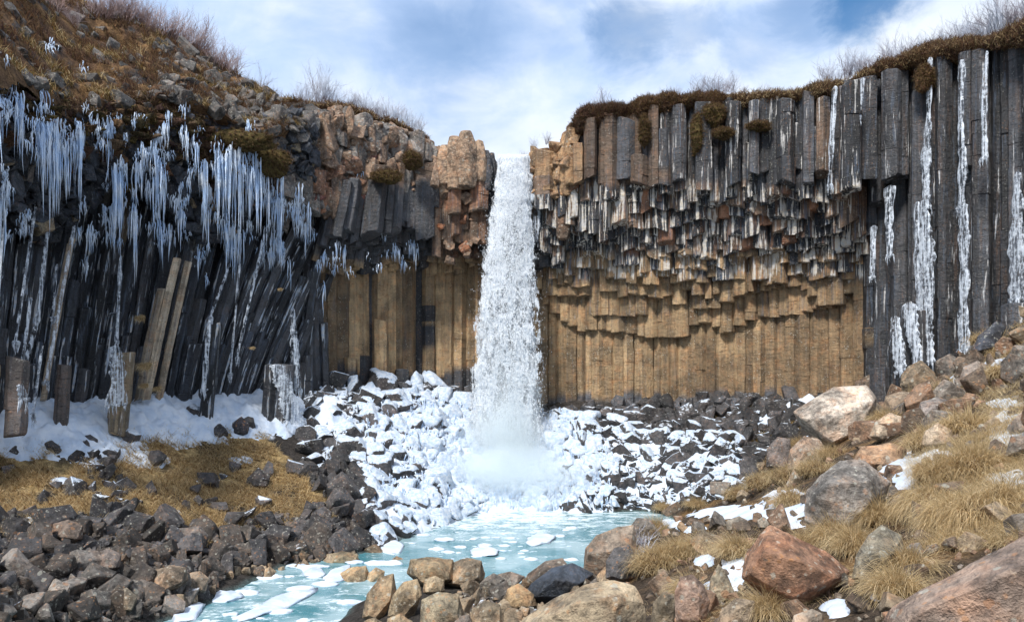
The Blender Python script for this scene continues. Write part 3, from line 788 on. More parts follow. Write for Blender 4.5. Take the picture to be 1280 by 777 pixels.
for i in range(520):      # the brown blocky shoulder between the hill and the fall
    px = random.uniform(335, 560); rim = float(lerp(RIM, px)); py = random.uniform(rim + 4, 262 - 20 * float(sm(380, 480, px)))
    r3 = (random.random(), random.random(), random.random())
    c, ms = wall_colour(max(px, 396), py if py < 227 else 226, r3)
    if px < 400: c = GREY * random.uniform(.5, 1.2)
    if py > 200 and 390 < px < 445 and random.random() > .45: c = random.choice((RED, BROWN * .5 + ORNG * .4, BROWN, BROWN))
    s = random.uniform(.7, 1.5)
    if py - rim < 25: py = rim + 8 + s * 12
    x, y, z = wall_pos(px, py, 2.3 + (rim - py) * .006 + random.uniform(-.4, .5))
    put_rock(jum, LIB if random.random() > .35 else BLOBS, (x, y, z), s * .95, c, (.25, 0, .1), vert=True, aniso=.4, tall=1.55)
# tall brown pillars beside the lip
def pillar(px, pt, pb, rad, off):
    x, y, z = wall_pos(px, (pt + pb) / 2, off); hh = (pb - pt) / 2 * y / F
    P = []
    for k in range(5):
        zz = -1 + k * .5; rk = rad * (.95, 1.15, 1.2, 1.05, .62)[k]; n_ = 6; ph = random.uniform(0, 1)
        for i in range(n_):
            a_ = (i + ph + random.uniform(-.2, .2)) * 6.283 / n_; P.append((math.cos(a_) * rk * random.uniform(.85, 1.1), math.sin(a_) * rk * random.uniform(.85, 1.1), zz * hh * random.uniform(.94, 1.0)))
    V, Fc = hull(P, rad * .10, 3); V = displaced(V, rad * 2.2, .06, px); r3 = (random.random(), random.random(), random.random()); c, ms = wall_colour(px, (pt + pb) / 2, r3)
    jum.add(V + (x, y, z), Fc, c * (1 + .4 * fbm(V * 1.5 + px, 3)[:, None]), (.12, 0, .1))
for (px, pt, pb, rad, off) in ((556,182,232,.50,2.6),(568,170,238,.52,2.9),(583,163,236,.60,3.1),(598,176,228,.48,2.9),(607,188,240,.40,2.7),(615,190,300,.34,2.3),(548,190,240,.36,2.2),(540,182,212,.3,2.0),(551,226,262,.36,2.1)):
    pillar(px, pt, pb, rad, off)
for (px, pt, pb, rad, off) in ((672,196,250,.42,1.9),(684,186,244,.5,2.3),(697,178,240,.5,2.7),(708,164,246,.45,3.2),(678,236,300,.4,1.9),(692,240,292,.42,2.3),(704,244,300,.4,2.9),(714,158,232,.4,3.6)): pillar(px, pt, pb, rad, off)
for i in range(22):
    px = random.uniform(548, 612); py = random.uniform(222, 330); x, y, z = wall_pos(px, py, 2.3 + random.uniform(-.3, .5))
    put_rock(jum, LIB, (x, y, z), random.uniform(.4, .9), (BROWN if random.random() > .3 else ORNG * .8) * random.uniform(.7, 1.2), (.1, 0, .1))
for i in range(80):       # right of the lip
    px = random.uniform(664, 716); py = random.uniform(float(lerp(RIM, px)) + 3, 250); x, y, z = wall_pos(px, py, 2.3 + random.uniform(-.3, .5) + (px - 664) * .02)
    put_rock(jum, LIB, (x, y, z), random.uniform(.5, 1.1), np.array((.26, .165, .09)) * random.uniform(.6, 1.2), (.15, 0, .1), vert=True)
# solid rock behind the columns, and the plateau on top
U = np.linspace(-2, LEN + 2, 200); offs = np.full(U.shape, -.7)
bx, by, _, _ = path_at(U, -.55)
pxs = CX + F * bx / by; zt = np.array([zpy(float(lerp(RIM, p)) + 8, y) for p, y in zip(pxs, by)])
zt = np.minimum(zt, 26)
nb = len(U); vb = np.concatenate([np.stack([bx, by, np.full(nb, -2.)], 1), np.stack([bx, by, zt], 1)])
i0 = np.arange(nb - 1); back.add(vb, np.stack([i0, i0 + 1, i0 + 1 + nb, i0 + nb], 1), BLACK * 1.2, (.1, 0, .4))
bx2, by2, _, _ = path_at(U, -45)
# upper ledge slab: from front of the wide columns back to the plateau
for o1, o2, dz1, dz2 in ((2.6, -.6, .0, .05), (-.6, -10, .05, .3), (-10, -45, .3, .0)):
    ax, ay, _, _ = path_at(U, o1); cx_, cy_, _, _ = path_at(U, o2)
    sc1 = np.where((pxs > 620) & (pxs < 668), 1., 1.)
    k1 = np.interp(pxs, [300, 615, 622, 700, 745, 1060, 1120], [-.4, -.3, .2, .2, 1.0, 1.0, .40]) if o1 > 0 else np.ones(nb)
    ax = bx + (ax - bx) * k1; ay = by + (ay - by) * k1
    vv = np.concatenate([np.stack([ax, ay, zt + dz1 - .55], 1), np.stack([cx_, cy_, zt + dz2 - .55], 1)])
    back.add(vv, np.stack([i0, i0 + 1, i0 + 1 + nb, i0 + nb], 1), (0.14, .085, .05), (0, 0, 0))

CL = {}
for key, lab in (('left', 'black cliff of leaning basalt columns under icicles on the near side of the hill'), ('centre', 'tan and dark basalt cliff beside the fall with brown blocky crest'), ('right', 'curved basalt cliff of hanging organ pipe columns with golden foot')):
    root = empty('basalt_cliff', {'left': (-18, 35, 5), 'centre': (-6, 47, 5), 'right': (12, 44, 5)}[key]); tag(root, lab, 'cliff', kind='structure'); CL[key] = root
def build_rel(acc, name, mat, root):
    for v in acc.v: pass
    acc.v = [v - np.array(root.location[:]) for v in acc.v]
    o = acc.build(name, mat, root); return o
def merge(accs):
    m = Acc()
    for a_ in accs:
        for lp in a_.loops: m.loops.append(lp + m.n)
        m.v += a_.v; m.counts += a_.counts; m.col += a_.col; m.msk += a_.msk; m.sm += a_.sm; m.loc += a_.loc; m.has = m.has or a_.has; m.n += a_.n
    return m
for key, lst in CLIFFS.items():
    lst.sort(key=lambda t: -t[0])
    for s_, a_ in lst[:100]:
        build_rel(a_, 'basalt_column', M_COL, CL[key])
    if len(lst) > 100:
        o = build_rel(merge([a_ for _, a_ in lst[100:]]), 'column_cluster', M_COL, CL[key]); o['kind'] = 'stuff'
o = build_rel(jum, 'block_rubble', M_ROCK, CL['left']); o['kind'] = 'stuff'
tag(back.build('plateau', M_ROCK), 'solid rock and brown moor plateau behind the cliff edge', None, kind='structure')


# ================================================================== hill turf above the left cliff
np.random.seed(21); random.seed(21)
def blades(acc, B, az, L, w, lean, col, droop=1.0, seg=3):
    """curved grass blades: base points B, azimuth az, length L, width w, lean 0..1 from upright"""
    n = len(B); rows = seg + 1; V = np.empty((n, rows, 2, 3)); t = np.linspace(0, 1, rows)
    dx, dy = np.cos(az), np.sin(az); sx, sy = -dy, dx
    tw = np.random.uniform(0, 6.28, n); sx, sy = np.cos(tw), np.sin(tw)
    for i in range(rows):
        th = lean * .6 + lean * droop * 1.5 * t[i]
        if i == 0: c = B.copy()
        else:
            thm = lean * .6 + lean * droop * 1.5 * (t[i] + t[i - 1]) / 2; st = L / seg
            c = c + np.stack([dx * np.sin(thm) * st, dy * np.sin(thm) * st, np.cos(thm) * st], 1)
        hw = w * .5 * (1 - .85 * t[i])
        V[:, i, 0] = c - np.stack([sx * hw, sy * hw, 0 * hw], 1); V[:, i, 1] = c + np.stack([sx * hw, sy * hw, 0 * hw], 1)
    base = np.arange(n)[:, None] * rows * 2; f = []
    for i in range(seg): f.append(np.stack([base[:, 0] + 2 * i, base[:, 0] + 2 * i + 1, base[:, 0] + 2 * i + 3, base[:, 0] + 2 * i + 2], 1))
    C = np.repeat(col[:, None, :], rows * 2, 1)
    acc.add(V.reshape(-1, 3), np.concatenate(f), C.reshape(-1, 3), (0, 0, 0), True)
def turf_cols(n, pal, var=.25):
    pal = np.array(pal); k = np.random.randint(0, len(pal), n); return pal[k] * np.random.uniform(1 - var, 1 + var, (n, 1))
GOLD = [(.64,.50,.29),(.53,.40,.215),(.78,.63,.40),(.40,.285,.145),(.60,.455,.255),(.70,.55,.33)]
RUST = [(.16,.085,.05),(.24,.14,.075),(.115,.065,.045),(.13,.10,.05),(.09,.052,.045),(.21,.14,.085)]
MOSS = [(.17,.125,.045),(.22,.145,.05),(.12,.095,.04),(.24,.125,.05)]

HL = [(-300,50),(-220,58),(-100,62),(0,80),(50,112),(90,136),(150,122),(200,122),(250,134),(300,156),(335,168),(384,156)]
HU = [(-300,-140),(-220,-110),(-100,-70),(0,-28),(60,-10),(110,2),(150,18),(200,36),(250,60),(285,86),(310,100),(345,120),(384,129)]
hill = Acc(); hp = np.linspace(-300, 382, 260); hv = np.linspace(0, 1, 70); GRID = np.empty((len(hv), len(hp), 3))
for j, t in enumerate(hv):
    for i, p in enumerate(hp):
        py = lerp(HL, p) * (1 - t) + lerp(HU, p) * t
        bx_, by_, _, _ = path_at(u_at(p, leftprof(150) + .5), leftprof(150) + .5); Y = float(by_) + t * 7.5 * float(sm(384, 250, p)) + t * .6
        GRID[j, i] = W(p, py, Y)
q = GRID.reshape(-1, 3); nn = .75 * fbm(q * .45, 4) + .25 * fbm(q * 1.7 + 9, 3)
edge = np.minimum(1, np.repeat(1 - hv, len(hp)) * 6)
q2 = q.copy(); damp = np.tile(sm(384, 250, hp) * .8 + .2, len(hv)); q2[:, 1] -= nn * 1.0 * edge; q2[:, 2] += nn * .55 * edge * damp
lastrow = q2.reshape(len(hv), len(hp), 3)
bk = lastrow[-1].copy(); bk[:, 1] += 14; bk[:, 2] -= 0.3
fr = lastrow[0].copy(); fr[:, 1] += 1.2; fr[:, 2] -= .5
Q = np.concatenate([fr, q2, bk]); nr = len(hv) + 2; idx = np.arange(len(Q)).reshape(nr, len(hp))
cn = fbm(Q * .8 + 4, 4); c0 = np.array((.13, .075, .045)); c1 = np.array((.19, .11, .05)); c2 = np.array((.06, .055, .055))
tt = sm(-.3, .3, cn)[:, None]; cc = c0 * (1 - tt) + c1 * tt; dk = sm(.12, .35, fbm(Q * 1.1 + 31, 3))[:, None]; cc = cc * (1 - dk) + c2 * dk
hill.add(Q, np.stack([idx[:-1, :-1], idx[:-1, 1:], idx[1:, 1:], idx[1:, :-1]], -1).reshape(-1, 4), cc, (0, 0, 0), True)
tag(hill.build('hill', M_GROUND), 'steep rust brown turf hill above the left cliff', kind='structure')
def hill_pt(i, t):
    j = np.clip((t * (len(hv) - 1)), 0, len(hv) - 1.01); i = np.clip(i, 0, len(hp) - 1.01); a_ = (i % 1)[:, None]; b_ = (j % 1)[:, None]; i = i.astype(int); j = j.astype(int)
    return (lastrow[j, i] * (1 - a_) + lastrow[j, i + 1] * a_) * (1 - b_) + (lastrow[j + 1, i] * (1 - a_) + lastrow[j + 1, i + 1] * a_) * b_
n = 46000; B = hill_pt(np.random.uniform(70, len(hp) - 1, n), np.random.uniform(0, 1, n) ** 1.0)
keep = fbm(B * .9 + 12, 3) < .12; B = B[keep]; n = len(B)
gt = Acc(); c = turf_cols(n, RUST, .35); mm = fbm(B * .5 + 40, 3) > .18; c[mm] = turf_cols(int(mm.sum()), MOSS + GOLD[:2], .3)
blades(gt, B, np.random.normal(-1.6, .9, n), np.random.uniform(.18, .5, n), np.random.uniform(.02, .05, n), np.random.uniform(.5, 1.25, n), c, 1.0, 2)
tag(gt.build('hill_grass', M_BLADE), 'short rust and ochre grass covering the hill above the left cliff', 'grass', kind='stuff')
rk = Acc(); B = hill_pt(np.concatenate([np.random.uniform(90, len(hp) - 1, 260), np.random.uniform(190, len(hp) - 1, 330)]), np.concatenate([np.random.uniform(0, 1, 260) ** 1.6, np.random.uniform(0, 1, 330)]))
for p_ in B:
    put_rock(rk, LIB, p_ + (0, .1, -.05), random.choice((.35, .4, .5, .7, 1.0)) * random.uniform(.7, 1.1), GREY * random.uniform(.25, .8), (.1, 0, .2))
tag(rk.build('hillside_rubble', M_ROCK), 'grey rock blocks breaking through the turf of the hill above the left cliff', 'rubble', kind='stuff')

wt_ = Acc(); random.seed(4)
for i in range(320):
    px = random.uniform(-60, 345); top = float(lerp(HL, px)); py = top + abs(random.gauss(0, 34)) + (25 if px > 250 else 0); x, y, z = wall_pos(px, py, leftprof(py) + .35)
    sx_, sz_ = random.uniform(.3, 1.1), random.uniform(.15, .45); q = hull([tuple(p) for p in np.random.normal(0, 1, (14, 3))], 0, 2)
    Vq = q[0] / np.abs(q[0]).max() * (sx_, .35, sz_); Vq = Vq + .1 * fbm(Vq * 3 + i, 3)[:, None] + (x, y, z); wt_.add(Vq, q[1], np.array(random.choice(RUST + MOSS[:1])) * .7, (0, 0, 0), True)
    m_ = 110; k = np.random.randint(0, len(Vq), m_); blades(wt_, Vq[k] + np.random.normal(0, .06, (m_, 3)), np.random.normal(-1.57, .9, m_), np.random.uniform(.12, .4, m_), np.full(m_, .03), np.random.uniform(.6, 1.6, m_), turf_cols(m_, RUST + MOSS[:2], .3), 1, 2)
tag(wt_.build('ledge_turf', M_GROUND), 'rust and ochre turf tufts growing on ledges among the upper left blocks', 'turf', kind='stuff')

# ------------------------------------------------------------------ turf lip along the cliff edge
def turf_lip(u0, u1, offf, rad, name, label, pal, seed, thick=1.0, nbl=9000):
    n = max(8, int((u1 - u0) / .12)); us = np.linspace(u0, u1, n); K = 16; V = np.empty((n, K, 3))
    for i, u_ in enumerate(us):
        o_ = offf(px_of_u(u_)); px = px_of_u(u_, o_); x, y, tx, ty = [float(q) for q in path_at(u_, o_)]
        z = zpy(float(lerp(RIM, px)), y) - (.12 if px < 1060 else -.08)
        r_ = rad * (.85 + .38 * math.sin(i * .13 + seed) * math.sin(i * .041 + seed * 2)) * min(1, (i + .5) / 5, (n - i - .5) / 5)
        for k in range(K):
            a_ = k * 2 * math.pi / K; cf = math.cos(a_) * r_ * 1.7 - .5; cz = math.sin(a_) * r_ * thick
            if math.sin(a_) < 0: cz *= 1.25
            V[i, k] = (x + ty * cf, y - tx * cf, z + cz)
    q = V.reshape(-1, 3); d = .34 * fbm(q * 1.3 + seed, 4); ctr = V.mean(1, keepdims=True); dirs = V - ctr; l = np.linalg.norm(dirs, axis=2, keepdims=True) + 1e-6
    V = V + dirs / l * d.reshape(n, K, 1) * np.minimum(1, l / .2)
    idx = np.arange(n * K).reshape(n, K); nx = np.roll(idx, -1, 1)
    q = V.reshape(-1, 3); cn = fbm(q * 1.5 + 5 + seed, 3); p0, p1 = np.array((.075, .045, .03)), np.array((.17, .095, .045)); t_ = sm(-.25, .3, cn)[:, None]
    a_ = Acc(); a_.add(q, np.stack([idx[:-1], idx[1:], nx[1:], nx[:-1]], -1).reshape(-1, 4), p0 * (1 - t_) + p1 * t_, (0, 0, 0), True)
    a_.add(V[0], [tuple(range(K))], p0); a_.add(V[-1], [tuple(range(K))], p0)
    body = a_.build(name, M_GROUND); tag(body, label, 'turf')
    bl_ = Acc(); ii = np.random.randint(0, n, nbl); kk = np.random.randint(0, K, nbl)
    kk = np.where(np.random.rand(nbl) < .7, np.random.choice([0, 1, 2, 3, 4, 14, 15, 13], nbl), kk)
    B = V[ii, kk] + np.random.normal(0, .05, (nbl, 3)); c = turf_cols(nbl, pal, .35)
    blades(bl_, B, np.random.normal(-1.57, 1.0, nbl), np.random.uniform(.15, .42, nbl), np.random.uniform(.02, .045, nbl), np.random.uniform(.5, 1.4, nbl), c, 1.0, 2)
    g_ = bl_.build('grass_fringe', M_BLADE, body, attrs=True); g_['kind'] = 'stuff'
    return body
offR = lambda px: float(np.interp(px, [660, 700, 1085, 1130, 1165, 1500], [2.3, 3.9, 4.0, 2.7, 1.5, 1.5]))
turf_lip(u_at(712, 3.6), u_at(786, 3.6), offR, .48, 'turf_edge', 'dark brown heather clump capping the cliff just right of the fall', RUST[:1] + RUST[2:5], 1.0, 1.2, 7000)
turf_lip(u_at(778, 3.9), u_at(905, 3.9), offR, .46, 'turf_edge', 'thick rust red moss cushion hanging over the middle of the right cliff', RUST + MOSS[1:2], 2.3, 1.0, 12000)
turf_lip(u_at(893, 3.9), u_at(1075, 3.9), offR, .40, 'turf_edge', 'thin ochre turf edge along the right cliff where it starts to rise', RUST + GOLD[:2], 4.1, .8, 14000)
turf_lip(u_at(1062, 3.6), LEN - 1, offR, .46, 'turf_edge', 'long rust brown turf edge on the tall right end of the cliff', RUST + GOLD[1:2], 7.7, .9, 22000)
turf_lip(u_at(350, 1.9), u_at(540, 1.9), lambda px: 1.9, .32, 'turf_edge', 'thin turf strip on the brown blocky crest left of the fall', RUST + GOLD[:1], 9.2, .7, 6000)
# moss cushions clinging to the wall
for (px, py, rx, rz, off, lab) in ((872,168,.40,1.1,4.3,'rust moss tongue hanging down the middle of the right cliff'),(893,144,.6,.6,4.3,'moss bulge under the edge above the dark gap of the right cliff'),(948,160,.6,.22,4.5,'small olive moss cushion on a ledge of the right cliff'),(905,168,.5,.3,4.6,'ochre moss pad on a broken column top of the right cliff'),
        (805,165,.25,.8,4.5,'narrow golden moss streak on the upper columns right of the fall'),(1158,100,.35,.6,2.1,'green brown moss patch high on the tall right columns'),(482,222,.9,.35,3.6,'golden moss ledge above the black shoulder left of the fall'),(516,202,.5,.5,3.6,'golden moss bracket below the blocky crest'),(300,178,1.7,.5,3.5,'olive moss bank on the slope end above the icicles'),(335,205,1.2,.7,3.4,'reddish moss bank between the icicles and the blocky crest')):
    x, y, z = wall_pos(px, py, off); V, Fc = LUMPS[int(px) % 12]; a_ = Acc(); q = V * (rx, .45, rz) * .95
    q = q + .12 * fbm(q * 3 + px, 3)[:, None]; a_.add(q, Fc, np.array(MOSS[0]) * .6 if py > 140 else RUST[1], (0, 0, 0), True)
    body = a_.build('moss_cushion', M_GROUND); body.location = (x, y, z); tag(body, lab, 'moss')
    n = 5200; b_ = Acc(); k = np.random.randint(0, len(q), n); blades(b_, q[k], np.random.normal(-1.57, 1, n), np.random.uniform(.08, .3, n), np.full(n, .025), np.random.uniform(.6, 1.5, n), turf_cols(n, MOSS[:3] + RUST, .3), 1, 2)
    g_ = b_.build('grass_fringe', M_BLADE, body); g_['kind'] = 'stuff'

# ------------------------------------------------------------------ bare frosted shrubs on the skyline
def tube(acc, p0, p1, r0, r1):
    d = p1 - p0; l = np.linalg.norm(d); d = d / (l + 1e-9); a_ = np.cross(d, (0.3, .9, .2)); a_ /= np.linalg.norm(a_); b_ = np.cross(d, a_)
    V = []
    for p, r_ in ((p0, r0), (p1, r1)):
        for k in range(3): t = k * 2.094; V.append(p + r_ * (math.cos(t) * a_ + math.sin(t) * b_))
    acc.add(V, np.array([[0, 1, 4, 3], [1, 2, 5, 4], [2, 0, 3, 5]]), (.3, .3, .3))
def make_bush(seed, stems=16, h=1.3, spread=.8):
    random.seed(seed); st_ = Acc(); tw = Acc()
    def grow(acc, p, d, L, r_, lvl):
        k = 4
        for i in range(k):
            d = d + np.array([random.gauss(0, .14), random.gauss(0, .14), random.gauss(.05, .08)]); d /= np.linalg.norm(d)
            q = p + d * L / k; tube(acc, p, q, r_, r_ * .85); r_ *= .85
            if lvl < 2:
                for _ in range(random.choice((1, 1, 2))):
                    e = d + np.array([random.gauss(0, .6), random.gauss(0, .6), random.gauss(.1, .35)]); e /= np.linalg.norm(e)
                    grow(tw, q, e, L * random.uniform(.35, .6), r_ * .62, lvl + 1)
            p = q
    for i in range(stems):
        a_ = random.uniform(0, 6.28); s_ = random.uniform(.1, spread); d = np.array([math.cos(a_) * s_, math.sin(a_) * s_, 1.0]); d /= np.linalg.norm(d)
        grow(st_, np.array([math.cos(a_) * .15 * random.random(), math.sin(a_) * .15 * random.random(), -.1]), d, h * random.uniform(.6, 1.0), .017, 0)
    return st_, tw
BM = []
for sd in (3, 4, 5):
    st_, tw = make_bush(sd); o1 = st_.build('stems', M_TWIG, None); o2 = tw.build('twigs', M_TWIG, None)
    d_ = [o1.data, o2.data, o1.data.copy(), o2.data.copy()]
    for q_ in d_[2:]: q_.materials.clear(); q_.materials.append(M_TWIGR)
    BM.append(d_); bpy.data.objects.remove(o1); bpy.data.objects.remove(o2)
random.seed(31)
def shrub(pos, s, label, group, k=None, red=0):
    k = random.randrange(3) if k is None else k
    e = empty('bare_shrub', tuple(pos)); e.scale = (s * random.uniform(1, 1.3), s, s * random.uniform(.8, 1.1)); e.rotation_euler[2] = random.uniform(0, 6.28)
    tag(e, label, 'shrub', group)
    for d, nm in zip(BM[k][2 * red:], ('stems', 'twigs')):
        o = bpy.data.objects.new(nm, d); COL.objects.link(o); o.parent = e
    return e
def rim_pos(px, off=1.2, lift=-.1):
    u_ = u_at(px, off); x, y, _, _ = path_at(u_, off); return np.array([float(x), float(y), zpy(float(lerp(RIM, px)), float(y)) + lift])
for px in np.arange(118, 296, 7.5):
    px += random.uniform(-3, 3); i = np.array([(px + 300) / 682 * (len(hp) - 1)]); p_ = hill_pt(i, np.array([random.uniform(.88, .99)]))[0]
    p_[2] -= .1
    shrub(p_, random.uniform(.75, 1.15), 'bare reddish shrub in the thicket along the crest of the left hill', 'bare shrubs along the hill crest', red=1)
for px, s_ in ((20, .8), (45, .9), (70, .8), (95, .9), (60, .7)):
    i = np.array([(px + 300) / 682 * (len(hp) - 1)]); shrub(hill_pt(i, np.array([random.uniform(.75, .95)]))[0], s_, 'bare shrub high on the turf slope at the upper corner', 'bare shrubs high on the turf slope', red=1)
for px, s_ in ((306, 1.0), (318, 1.3), (330, 1.15), (338, .8)): shrub(rim_pos(px, -1.0, .0 if px > 325 else 1.0), s_, 'frosted shrub standing in the notch between hill and blocky crest', 'frosted shrubs in the notch')
for px, s_ in ((372, .7), (384, 1.0), (397, 1.2), (409, 1.1), (420, .8)): shrub(rim_pos(px, .8), s_, 'rounded frosted shrub at the left end of the blocky crest', 'frosted shrubs at the left end of the crest')
for px in range(434, 528, 8): shrub(rim_pos(px, .9), random.uniform(.55, .85), 'low frosted shrub in the row on the blocky crest left of the fall', 'low frosted shrubs on the crest')
for px in (655, 668, 682): shrub(rim_pos(px, -2.5, .2), .5, 'tiny frosted shrub beside the stream above the lip', 'tiny shrubs above the lip')
for px, s_ in ((742, .6), (752, .8), (762, .5)): shrub(rim_pos(px, 2.2, .1), s_, 'small frosted shrub behind the dark heather clump', 'small shrubs behind the heather clump')
for px, s_ in ((818, .4), (832, .45), (846, .5), (868, .7), (880, .85), (892, .95), (904, .8), (915, .6), (930, .35), (955, .4)): shrub(rim_pos(px, 2.2, .15), s_, 'frosted shrub above the thick moss cushion of the right cliff', 'shrubs above the moss cushion')
for px in range(1030, 1120, 9): shrub(rim_pos(px, 1.2, .15), random.uniform(.5, .95), 'frosted shrub where the right skyline begins to climb', 'shrubs where the right skyline climbs')
for px in range(1120, 1225, 9): shrub(rim_pos(px, .3, .1), random.uniform(.6, 1.1), 'frosted shrub on the long rising skyline at the right', 'shrubs on the rising skyline')
for px in range(1228, 1420, 11): shrub(rim_pos(px, .3, .1), random.uniform(.9, 1.25), 'tall frosted shrub at the top right end of the skyline', 'tall shrubs at the right end')

# ================================================================== rocks
np.random.seed(77); random.seed(77)
ROCKS, ICED = [], []
def scatter(poly, n, smin, smax, colf, mskf, lib=LIB, dest=ROCKS, sink=.15, gap=.55, smooth=False, power=2.0, zone='', yrange=None, vert=False, occ=None, sizey=False):
    xs = [p[0] for p in poly]; ys = [p[1] for p in poly]; px = np.random.uniform(min(xs), max(xs), n * 6); py = np.random.uniform(min(ys), max(ys), n * 6)
    k = inpoly(px, py, poly); px = px[k][:n * 3]; py = py[k][:n * 3]
    Y = hit(px, py, water=False); sz = smin + (smax - smin) * np.random.rand(len(px)) ** power; order = np.argsort(-sz)
    got = occ if occ is not None else []; cnt = 0
    for i in order:
        if cnt >= n: break
        if not np.isfinite(Y[i]): continue
        if got:
            g_ = np.array(got); d = np.hypot(g_[:, 0] - px[i], (g_[:, 1] - py[i]) * 1.5)
            if (d < gap * (g_[:, 2] + sz[i]) * .5).any(): continue
        got.append((px[i], py[i], sz[i])); cnt += 1
        y = float(Y[i]); x = (px[i] - CX) / F * y; z = float(gz(x, y)[0]); size = sz[i] * y / F * 1.15
        a_ = Acc(); put_rock(a_, lib, (x, y + size * .2, z + size * sink), size, colf(px[i], py[i]), mskf(px[i], py[i]), smooth, vert=vert)
        dest.append((sz[i], zone, a_, (x, y, z), (px[i], py[i])))
rnd = random.uniform
DK = np.array((.050, .047, .048)); BN = np.array((.15, .11, .078)); TN = np.array((.27, .205, .135)); WG = np.array((.19, .165, .14))
def bankc(px, py):
    t = rnd(0, 1) + (py - 700) * .006
    if t > .85: return (BN if rnd(0, 1) > .8 else WG * (.92, .95, 1)) * rnd(.45, 1.05)
    return DK * rnd(.7, 1.7) if t < .45 else np.array((.115, .095, .080)) * rnd(.35, .8)
occ = []
scatter(P_BANK_L, 300, 19, 42, bankc, lambda a, b: (.08, 0.06 if rnd(0, 1) < .1 else 0, .15), zone='bank', occ=occ, power=2.2, gap=.62)
scatter(P_BANK_L, 600, 11, 22, bankc, lambda a, b: (.08, 0, .15), zone='bank', occ=occ, gap=.5)
occ = []
scatter(P_BANK_L, 1300, 5, 11, bankc, lambda a, b: (.05, 0, .15), zone='bank', occ=occ, gap=.3)
scatter(P_GRASS_L, 62, 10, 30, lambda a, b: DK * rnd(.8, 1.8), lambda a, b: (.05, .25 if rnd(0, 1) < .35 else 0, .3), zone='grass slope', gap=.9, power=2)
scatter([(95,560),(130,560),(150,600),(165,660),(140,665),(120,620)], 45, 8, 22, lambda a, b: DK * rnd(.6, 1.5), lambda a, b: (.05, .2, .5), zone='gully', gap=.5)
occ = []
scatter(P_BLACK, 170, 14, 30, lambda a, b: DK * rnd(.45, 1.2), lambda a, b: (.05, rnd(.15, .65) if b < 590 else 0, .5), zone='black', occ=occ, gap=.55)
scatter(P_BLACK, 200, 7, 14, lambda a, b: DK * rnd(.5, 1.2), lambda a, b: (.05, rnd(.1, .6) if b < 590 else 0, .5), zone='black', occ=occ, gap=.4)
def icesn(px, py):
    d = abs(px - 635); return (.05, float(np.interp(d, [70, 125, 200], [1.05, .74, .50])) * rnd(.85, 1.15), .3)
P_IN = [(500,500),(560,492),(600,520),(700,520),(745,545),(770,600),(765,640),(640,640),(560,650),(510,600)]
P_OUTL = [(425,545),(470,488),(540,490),(545,600),(560,650),(520,665),(470,690),(450,640)]
P_OUTR = [(690,520),(745,530),(775,600),(768,640),(700,640),(690,560)]
WH = lambda a, b: np.array((.62, .69, .78)) * rnd(.85, 1.05)
occ = []
def insn(px, py): d = math.hypot(px - 637, (py - 570) * .8); return (0, float(np.interp(d, [55, 110, 150], [1.2, .86, .66])) * rnd(.9, 1.1), .3)
RB = ROUND
scatter(P_IN, 360, 12, 27, lambda a, b: DK * rnd(1, 2.5), insn, lib=RB, dest=ICED, smooth=True, zone='in', occ=occ, gap=.5, power=1.4)
scatter(P_IN, 480, 6, 12, lambda a, b: DK * rnd(1, 2.5), insn, lib=RB, dest=ICED, smooth=True, zone='in', occ=occ, gap=.4)
occ = []
scatter(P_OUTL, 200, 13, 32, lambda a, b: DK * rnd(.8, 2.2), icesn, lib=ROUND, smooth=True, dest=ICED, zone='outl', occ=occ, gap=.5)
scatter(P_OUTL, 260, 6, 13, lambda a, b: DK * rnd(.8, 2.2), icesn, lib=ROUND, smooth=True, dest=ICED, zone='outl', occ=occ, gap=.4)
scatter(P_OUTR, 110, 10, 28, lambda a, b: DK * rnd(.8, 2), lambda a, b: (0, rnd(.5, .9), .3), lib=ROUND, smooth=True, dest=ICED, zone='outr', gap=.5)
occ = []
def screesn(px, py): return (.05, (rnd(.38, .66) if (px < 930 and py > 545) or px < 800 else rnd(0, .3)) if py > 530 else rnd(0, .25), .45)
scatter(P_SCREE, 330, 11, 26, lambda a, b: DK * rnd(.5, 1.5), screesn, lib=LIB[:14] + ROUND + BLOBS, zone='scree', occ=occ, gap=.5)
scatter(P_SCREE, 700, 5, 11, lambda a, b: DK * rnd(.5, 1.6), screesn, zone='scree', occ=occ, gap=.4)
# rocks at the very foot of the cliffs
scatter([(670,516),(1000,500),(1000,512),(670,532)], 90, 8, 22, lambda a, b: SLATE * rnd(.4, 1.0), lambda a, b: (.1, .1, .3), zone='foot', gap=.4)
scatter([(380,495),(600,488),(600,504),(380,512)], 80, 8, 22, lambda a, b: SLATE * rnd(.4, 1.0), lambda a, b: (.1, rnd(.1, .7), .3), zone='foot', gap=.4)
def rightc(px, py):
    return random.choice((BN * 1.2, TN, WG, BN * .8, np.array((.22, .14, .09)))) * rnd(.65, 1.15)
occ = [(1045,520,100),(1060,620,105),(995,710,120),(1100,700,70),(1010,568,40),(1104,568,50),(765,690,70)]
scatter([(1000,560),(1100,490),(1200,455),(1290,385),(1290,470),(1180,540),(1050,560)], 120, 10, 44, rightc, lambda a, b: (.05, 0, .05), zone='upper right', occ=occ, gap=.6, power=2.4)
scatter(P_RIGHT, 110, 14, 46, rightc, lambda a, b: (.05, 0, .05), zone='right', occ=occ, gap=.8, power=2.6)
P_BEYOND = [(1290,385),(1500,300),(1900,200),(1900,900),(1290,800)]
scatter(P_BEYOND, 90, 18, 70, rightc, lambda a, b: (.05, 0, .05), zone='beyond', gap=.8, power=2.6)
scatter(P_RIGHT, 500, 4, 14, rightc, lambda a, b: (.05, 0, .05), zone='right', gap=.5, power=2.5)
